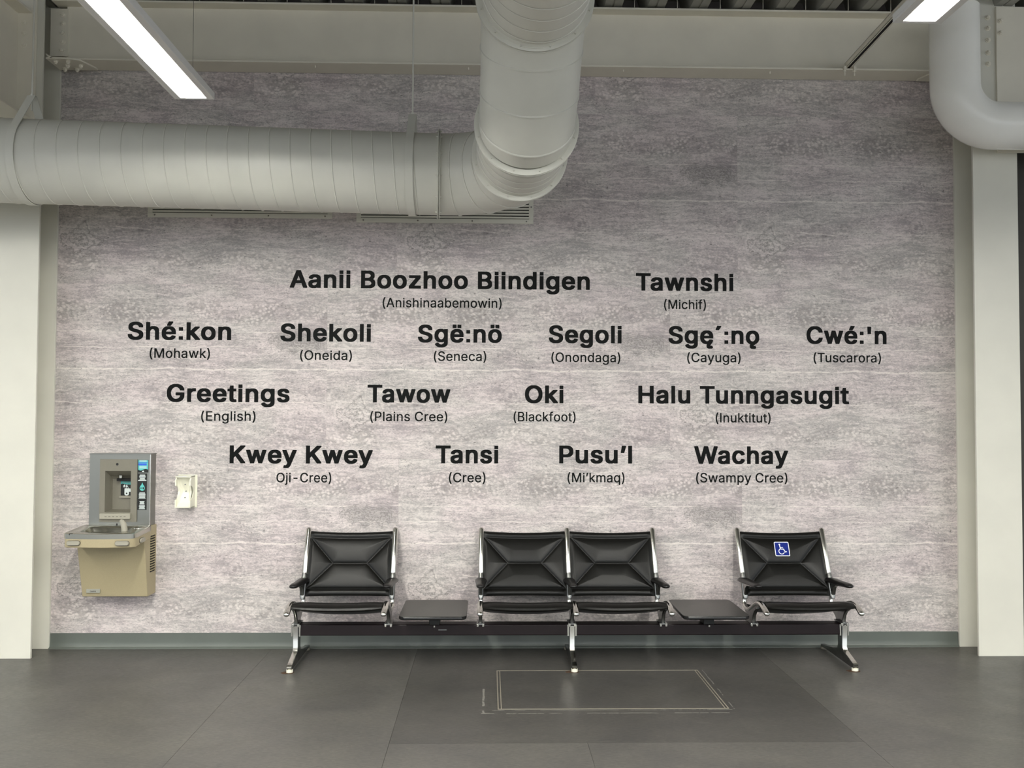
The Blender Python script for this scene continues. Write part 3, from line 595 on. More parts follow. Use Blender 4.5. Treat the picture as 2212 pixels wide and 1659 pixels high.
# ------------------------------------------------------------------ wall lettering
GB={' ': [419, ''], "'": [468, '110 584 289 583 301 588 317 924 317 993 308 1000 101 1000 89 995 88 915 100 630 103 590'], ':': [432, '83 9 286 8 298 14 298 203 284 208 88 208 76 203 75 18|83 514 286 513 298 518 298 709 284 715 88 715 76 709 75 523'], 'A': [1005, '-10 1 205 0 217 5 307 246 312 257 319 260 626 260 634 248 726 6 738 0 943 0 957 6 958 66 953 81 598 983 593 994 586 999 360 1000 345 992 -10 83 -18 57 -18 8|381 431 378 437 469 682 562 433 557 431'], 'B': [959, '76 1 560 0 629 7 681 18 741 43 786 71 827 112 853 159 863 186 870 223 870 343 868 361 851 417 825 459 786 498 746 526 772 544 800 576 815 601 825 626 832 668 830 788 815 841 789 888 750 929 707 957 672 975 645 984 605 993 548 1000 81 1000 69 994 68 10|298 171 294 177 296 423 445 424 481 422 526 413 555 402 584 384 609 361 629 332 644 297 646 286 644 274 632 248 619 229 584 198 543 183 493 173 465 171|298 591 294 597 296 828 450 829 488 824 517 817 548 804 584 770 598 746 608 714 591 670 575 648 550 625 512 605 469 593 450 591'], 'C': [1065, '448 -11 597 -13 654 -6 726 13 795 44 859 88 884 111 914 146 940 186 955 215 971 262 979 295 979 353 971 360 761 360 751 353 740 317 719 277 693 244 673 225 642 204 599 184 549 170 514 168 452 184 409 204 380 223 332 271 306 309 285 351 263 424 253 500 258 549 273 615 285 649 306 691 341 740 368 767 396 789 445 814 478 825 528 834 583 822 628 805 666 781 707 740 738 689 752 648 761 639 966 639 978 644 979 704 962 766 948 800 929 833 889 884 854 916 829 935 771 969 699 996 645 1007 604 1012 421 1010 390 1005 323 987 252 954 203 922 166 890 135 856 108 820 87 784 66 737 54 704 39 644 29 562 29 435 34 384 44 333 61 273 85 220 101 191 128 152 159 116 199 81 252 46 307 19 361 1 395 -6'], 'G': [1085, '451 -11 599 -13 659 -6 738 15 804 46 857 81 896 117 921 149 945 186 964 226 984 297 989 335 989 526 988 531 978 536 518 536 507 531 505 375 511 367 518 365 752 365 758 362 741 311 724 280 698 246 668 219 642 201 585 177 542 168 516 168 466 179 418 199 376 228 346 255 318 291 294 331 275 377 266 411 253 500 258 549 273 615 289 660 306 691 338 736 376 774 407 796 433 809 476 825 523 834 571 825 618 807 657 783 695 747 724 706 751 646 761 639 968 639 980 644 981 706 962 771 936 822 896 875 852 916 785 960 730 985 654 1005 599 1012 418 1010 376 1002 321 987 257 958 220 935 180 905 127 849 101 811 75 762 56 713 41 657 29 562 32 402 41 342 58 280 77 233 99 193 118 164 151 124 192 85 247 48 285 28 338 8 397 -6'], 'H': [1079, '76 1 281 0 293 6 294 419 296 423 303 424 719 423 722 6 736 0 936 0 948 6 948 994 936 1000 736 1000 722 994 720 601 719 597 712 596 296 597 293 994 279 1000 81 1000 69 994 68 10'], 'I': [422, '78 1 276 0 289 8 289 990 288 994 278 1000 83 1000 70 992 70 10'], 'K': [980, '76 1 281 0 293 6 294 308 381 395 391 386 681 5 693 0 915 0 929 6 929 66 553 559 928 934 930 941 929 994 917 1000 672 999 656 988 309 634 295 625 293 994 279 1000 81 1000 69 994 68 10'], 'O': [1111, '448 -11 595 -13 666 -4 742 19 785 39 826 64 864 92 891 117 921 152 948 191 986 269 1010 357 1020 451 1020 546 1012 629 990 717 974 760 950 804 921 846 893 880 834 931 790 958 749 978 690 998 657 1005 602 1012 421 1010 359 998 323 987 252 954 213 929 179 902 148 871 113 826 77 764 66 737 54 704 39 644 29 562 29 435 36 369 54 295 66 262 101 191 138 141 168 107 201 80 252 46 307 19 361 1 395 -6|511 168 459 181 402 208 379 224 333 270 296 326 273 384 258 451 253 500 263 575 285 649 306 691 340 738 383 779 421 802 478 825 526 834 592 818 633 800 676 772 711 736 740 695 771 631 786 577 796 500 789 435 776 384 764 351 740 304 708 260 666 221 618 192 561 173 535 168'], 'P': [936, '76 1 281 0 293 6 296 339 519 340 576 345 626 354 688 376 742 408 780 441 810 481 839 543 851 599 854 717 847 770 825 834 796 881 767 913 707 955 676 971 629 986 584 995 536 1000 81 1000 69 994 68 10|298 511 294 517 295 828 445 829 467 827 517 815 560 793 587 768 598 752 610 730 625 679 623 652 610 612 591 579 580 566 541 536 515 525 476 516 434 511'], 'S': [940, '361 -15 514 -16 564 -12 631 2 698 29 744 56 772 78 793 100 813 125 829 154 841 183 849 214 854 260 854 316 851 349 844 385 832 414 810 447 769 488 719 521 645 554 574 576 436 611 353 642 322 662 299 683 281 718 283 736 295 760 317 788 335 803 381 825 443 839 510 823 538 810 570 787 591 760 603 738 613 700 622 693 824 693 836 698 837 774 832 803 820 838 786 892 750 928 686 970 645 988 576 1006 514 1013 376 1012 303 1003 260 992 224 979 166 947 145 933 111 900 85 867 73 845 56 794 51 754 51 685 57 640 69 603 81 580 106 547 122 533 179 493 233 467 298 444 457 403 536 377 564 363 583 350 607 328 622 303 625 283 613 251 597 229 567 202 550 191 514 175 474 164 436 159 395 167 355 180 336 189 307 208 286 231 271 254 262 278 256 309 248 316 38 317 26 311 25 247 38 187 64 131 98 88 141 53 186 27 217 13 279 -5'], 'T': [944, '337 1 542 0 554 6 555 826 561 829 861 830 868 834 870 841 870 990 868 994 861 999 26 1000 14 994 12 839 14 834 21 830 323 829 329 826 329 10'], 'W': [1411, '261 1 491 0 502 6 674 588 845 6 860 0 1079 0 1091 6 1365 932 1364 994 1352 1000 1150 1000 1136 994 970 392 967 391 798 990 789 999 564 1000 552 994 381 393 366 437 212 994 198 1000 -5 1000 -17 994 -18 939 -15 926 252 12 255 6'], 'a': [828, '243 -15 382 -16 406 -13 442 -6 489 12 494 5 506 0 699 0 712 8 712 541 705 594 697 621 681 654 650 694 626 714 597 733 551 753 506 764 459 771 299 771 216 755 151 728 101 695 63 654 34 605 31 594 32 539 54 529 154 502 239 503 247 508 266 540 293 568 339 593 382 604 413 597 444 582 471 554 485 523 488 512 483 503 475 496 449 487 249 462 189 450 135 433 94 413 61 389 34 357 22 334 10 281 10 183 22 125 37 97 62 63 81 45 123 18 187 -6|330 154 297 163 273 174 249 196 239 212 235 225 237 234 250 257 282 282 328 297 387 309 489 320 491 294 483 263 469 234 453 212 428 189 404 174 363 158 342 153'], 'c': [840, '334 -14 475 -15 499 -13 549 -3 590 10 618 23 673 58 705 88 736 128 762 186 762 248 754 255 647 280 559 280 546 273 540 255 521 221 485 185 464 172 435 161 402 156 368 166 344 177 316 198 287 233 263 277 249 322 241 364 241 393 251 444 270 495 284 519 304 545 333 572 349 582 387 598 411 601 442 593 468 582 485 572 512 546 531 519 544 488 556 481 640 481 744 506 759 513 759 575 738 624 708 666 668 703 628 729 578 751 530 764 478 772 335 772 266 760 202 736 160 711 130 687 94 649 56 588 30 517 17 435 20 293 34 222 49 184 68 146 94 108 124 75 183 32 206 19 259 -1 302 -10'], 'd': [897, '315 -14 449 -15 473 -13 521 -1 561 20 564 17 566 6 575 1 768 1 780 6 781 991 780 995 773 1000 573 1001 561 995 559 742 502 764 459 772 314 772 249 760 190 736 140 703 108 673 90 651 53 591 32 533 22 484 17 437 17 322 22 275 32 226 56 162 92 103 117 75 160 39 194 19 230 3 271 -8|397 157 356 170 327 188 305 208 282 239 265 271 249 322 241 364 241 395 249 439 263 484 280 517 302 547 325 569 344 582 383 598 406 601 435 593 464 579 503 546 521 522 547 464 557 424 562 377 555 326 547 297 536 266 509 222 475 187 456 174 416 159'], 'e': [856, '343 -14 487 -15 542 -8 604 10 671 46 712 79 743 117 759 148 767 171 767 226 759 233 644 260 564 261 551 255 538 228 522 206 490 179 442 159 418 154 402 157 359 170 321 192 287 226 268 255 256 282 248 306 252 311 766 312 778 317 779 457 774 499 752 579 726 631 696 671 644 713 616 731 578 749 521 765 473 772 330 772 264 760 204 738 140 696 110 668 92 646 70 615 49 573 27 504 17 433 20 293 27 251 39 206 58 162 72 137 99 101 131 68 199 23 228 10 271 -3 321 -13|256 472 254 475 256 482 270 511 309 558 328 573 356 589 404 603 444 591 477 573 505 546 521 524 543 477 542 473 537 472'], 'g': [898, '327 -275 478 -276 506 -274 552 -267 616 -249 654 -231 694 -205 728 -174 759 -126 776 -77 781 -42 781 752 780 756 773 761 575 761 566 756 564 743 561 740 516 761 485 768 442 773 333 773 302 770 254 761 192 737 165 720 125 690 87 647 53 592 32 534 20 469 17 438 20 298 27 254 44 200 70 149 101 109 135 77 183 47 228 27 283 13 325 8 471 11 509 18 562 38 560 16 552 -13 538 -42 519 -64 494 -82 471 -93 423 -107 404 -110 385 -107 359 -100 323 -85 304 -72 274 -44 249 -13 240 -7 156 -8 52 -64 51 -126 81 -168 121 -205 161 -231 211 -253 261 -267|392 180 356 191 327 207 310 220 282 254 265 283 253 314 241 372 241 398 248 440 258 474 275 509 290 532 314 559 347 583 366 592 404 602 440 592 464 580 492 559 524 520 543 483 555 445 562 403 562 372 555 327 540 285 510 236 492 217 459 195 414 180'], 'h': [869, '61 1 259 0 271 6 272 419 280 477 297 521 316 549 335 567 371 588 412 600 440 593 459 584 487 563 515 523 529 474 532 454 533 6 545 0 738 0 751 8 751 541 741 599 722 648 690 693 665 717 612 748 555 766 521 771 374 771 324 762 274 744 272 990 271 994 262 1000 66 1000 54 992 53 10'], 'i': [390, '60 1 261 0 274 8 274 752 273 757 263 762 66 762 53 754 53 10|60 797 263 796 275 801 275 992 261 998 66 998 54 992 53 806'], 'k': [811, '61 1 259 0 271 6 273 259 295 278 525 8 535 1 766 0 779 8 778 66 473 426 516 471 753 697 756 703 755 757 743 762 516 762 505 753 320 577 274 536 272 990 271 994 262 1000 66 1000 54 992 53 10'], 'l': [389, '61 1 259 0 272 8 272 990 271 994 261 1000 66 1000 53 992 53 10'], 'n': [868, '61 1 259 0 271 6 272 419 280 477 297 521 316 549 335 567 371 588 412 600 440 593 459 584 487 563 515 523 529 474 532 454 533 6 547 0 738 0 750 6 751 539 748 563 729 632 712 663 684 699 655 723 621 744 595 755 524 771 374 771 324 762 274 742 271 743 269 757 259 762 66 762 55 757 53 10'], 'o': [879, '334 -14 473 -15 516 -10 578 6 630 30 675 61 708 91 726 113 762 171 786 235 798 306 798 448 788 511 762 586 725 645 708 666 673 698 630 727 590 747 530 764 478 772 335 772 266 760 202 736 160 711 130 687 94 649 56 588 30 517 17 435 20 293 34 222 49 184 68 146 94 108 124 75 183 32 206 19 259 -1 302 -10|399 157 368 166 344 177 315 199 287 233 268 266 253 304 243 346 241 391 251 442 261 473 277 508 302 542 344 580 387 598 414 601 442 593 475 578 521 535 545 497 559 464 572 417 577 373 567 317 555 279 536 242 514 212 490 189 464 172 418 157'], 'r': [572, '61 1 259 0 271 6 272 437 280 488 292 517 313 546 343 571 376 586 412 595 435 591 516 591 528 597 530 761 528 766 521 770 478 773 366 773 309 764 274 750 269 757 257 762 66 762 55 757 53 10'], 's': [780, '282 -14 431 -15 495 -6 550 10 588 28 616 46 653 77 676 108 695 153 701 184 698 293 691 319 679 344 663 366 639 388 588 420 550 435 521 444 357 481 323 492 295 507 281 521 270 537 270 546 275 555 301 582 333 598 369 607 397 600 426 585 453 557 476 517 488 510 576 510 673 530 685 537 686 593 683 606 660 655 638 685 607 714 581 731 540 751 504 762 445 772 295 772 245 765 195 751 147 729 109 703 94 688 68 657 49 615 41 571 44 477 61 426 92 385 147 348 200 326 414 273 450 254 469 228 469 217 457 199 431 177 414 168 381 157 352 154 321 161 285 178 256 208 242 235 236 255 226 262 142 263 38 242 21 235 20 175 25 155 44 111 73 72 115 37 161 12 228 -8'], 't': [509, '260 -6 400 -7 459 2 467 9 467 74 445 160 435 166 340 164 328 166 311 182 298 220 299 596 304 599 440 599 450 605 451 756 440 763 300 765 298 920 297 925 290 930 119 930 106 922 94 856 77 845 76 765 -27 763 -36 758 -37 607 -27 599 71 599 77 596 77 162 85 116 94 91 120 54 162 22 209 2'], 'u': [869, '289 -8 421 -9 443 -7 500 7 533 22 536 21 538 5 547 0 738 0 750 5 751 752 750 756 743 761 545 762 533 756 532 325 527 292 515 254 489 214 455 185 426 171 400 164 383 165 357 173 339 183 319 200 302 221 290 243 277 281 272 329 271 756 257 762 66 762 55 756 53 234 61 181 71 145 80 123 102 87 118 67 151 38 174 25 226 2'], 'w': [1177, '228 1 429 0 441 6 557 380 563 370 674 6 688 0 881 0 893 5 1117 690 1120 703 1119 757 1107 762 907 762 893 755 781 387 672 757 660 762 453 762 445 757 443 750 339 397 334 387 222 755 207 762 7 762 -5 757 -6 703 -3 690 214 23 220 8'], 'y': [828, '106 -265 245 -266 278 -261 309 -252 338 -239 374 -215 394 -196 419 -163 455 -94 776 690 779 702 779 755 771 762 562 763 550 757 383 331 373 350 216 756 202 763 -3 763 -15 757 -16 702 -10 686 258 30 229 -43 212 -68 196 -83 176 -93 83 -91 71 -96 44 -190 44 -247 52 -255 64 -259'], 'z': [810, '39 1 702 0 714 6 715 161 714 166 707 170 347 172 703 610 702 757 690 762 59 762 45 757 44 603 45 599 52 594 395 593 400 590 35 150 32 141 32 10'], '´': [493, '64 788 244 787 256 792 385 975 384 1032 370 1038 163 1038 151 1032 57 850 57 795'], 'é': [856, '343 -14 487 -15 542 -8 604 10 671 46 712 79 743 117 759 148 767 171 767 226 759 233 644 260 564 261 551 255 538 228 522 206 490 179 442 159 418 154 402 157 359 170 321 192 287 226 268 255 256 282 248 306 252 311 766 312 778 317 779 457 774 499 752 579 726 631 696 671 644 713 616 731 578 749 521 765 473 772 330 772 264 760 204 738 140 696 110 668 92 646 70 615 49 573 27 504 17 433 20 293 27 251 39 206 58 162 72 137 99 101 131 68 199 23 228 10 271 -3 321 -13|256 472 254 475 256 482 270 511 309 558 328 573 356 589 404 603 444 591 477 573 505 546 521 524 543 477 542 473 537 472|306 788 485 787 497 793 626 975 625 1033 611 1038 404 1038 392 1033 299 851 298 795'], 'ë': [856, '343 -14 487 -15 542 -8 604 10 671 46 712 79 743 117 759 148 767 171 767 226 759 233 644 260 564 261 551 255 538 228 522 206 490 179 442 159 418 154 402 157 359 170 321 192 287 226 268 255 256 282 248 306 252 311 766 312 778 317 779 457 774 499 752 579 726 631 696 671 644 713 616 731 578 749 521 765 473 772 330 772 264 760 204 738 140 696 110 668 92 646 70 615 49 573 27 504 17 433 20 293 27 251 39 206 58 162 72 137 99 101 131 68 199 23 228 10 271 -3 321 -13|256 472 254 475 256 482 270 511 309 558 328 573 356 589 404 603 444 591 477 573 505 546 521 524 543 477 542 473 537 472|156 819 359 818 371 824 371 1015 356 1021 161 1021 149 1015 148 828|437 819 640 818 652 824 652 1015 637 1021 442 1021 430 1015 429 828'], 'ö': [879, '334 -14 473 -15 516 -10 578 6 630 30 675 61 708 91 726 113 762 171 786 235 798 306 798 448 788 511 762 586 725 645 708 666 673 698 630 727 590 747 530 764 478 772 335 772 266 760 202 736 160 711 130 687 94 649 56 588 30 517 17 435 20 293 34 222 49 184 68 146 94 108 124 75 183 32 206 19 259 -1 302 -10|399 157 368 166 344 177 315 199 287 233 268 266 253 304 243 346 241 391 251 442 261 473 277 508 302 542 344 580 387 598 414 601 442 593 475 578 521 535 545 497 559 464 572 417 577 373 567 317 555 279 536 242 514 212 490 189 464 172 418 157|163 819 366 818 378 824 378 1015 364 1021 168 1021 156 1015 155 828|444 819 647 818 659 824 659 1015 644 1021 449 1021 437 1015 436 828'], 'ę': [856, '522 -271 652 -272 671 -270 721 -256 754 -240 755 -182 721 -103 706 -96 628 -96 616 -100 609 -93 630 -53 712 58 747 120 767 169 766 227 756 234 649 259 561 259 549 252 524 209 495 183 459 164 423 155 411 155 380 162 352 173 306 204 272 247 258 276 248 307 254 310 771 311 778 316 779 320 779 458 769 525 745 596 709 654 678 688 618 730 580 748 547 759 487 770 349 773 278 764 237 752 206 739 147 701 120 678 94 650 58 594 30 516 17 436 17 318 27 249 44 194 70 140 105 94 153 51 206 20 266 -2 335 -14 399 -15 382 -75 382 -160 389 -191 405 -217 423 -234 447 -249 485 -265|256 473 254 476 258 487 275 518 296 545 317 565 340 581 359 590 399 601 442 592 480 570 500 551 524 520 543 476 537 473'], 'ǫ': [879, '384 -271 514 -272 533 -270 575 -258 614 -240 615 -182 580 -102 568 -96 490 -96 478 -99 473 -95 473 -91 484 -73 509 -50 657 45 718 102 755 154 776 200 791 251 798 303 798 445 793 485 774 558 743 620 702 673 668 701 633 725 575 752 537 763 494 770 354 773 304 768 261 759 228 748 166 714 142 697 108 665 72 618 42 556 27 505 20 463 17 431 20 294 34 223 51 178 72 138 92 111 140 62 197 24 230 9 271 -4 272 -9 251 -44 243 -80 243 -155 253 -195 270 -220 302 -245 347 -265|404 155 366 167 340 180 305 209 289 229 265 271 253 305 241 363 241 389 249 434 263 478 282 516 297 537 342 579 383 596 409 601 440 594 466 583 498 560 524 531 540 507 564 449 574 403 577 374 572 338 559 291 540 249 518 217 483 184 461 171 430 160'], '’': [410, '59 585 231 584 243 589 346 936 346 992 338 999 124 999 110 992 51 649 52 592']}
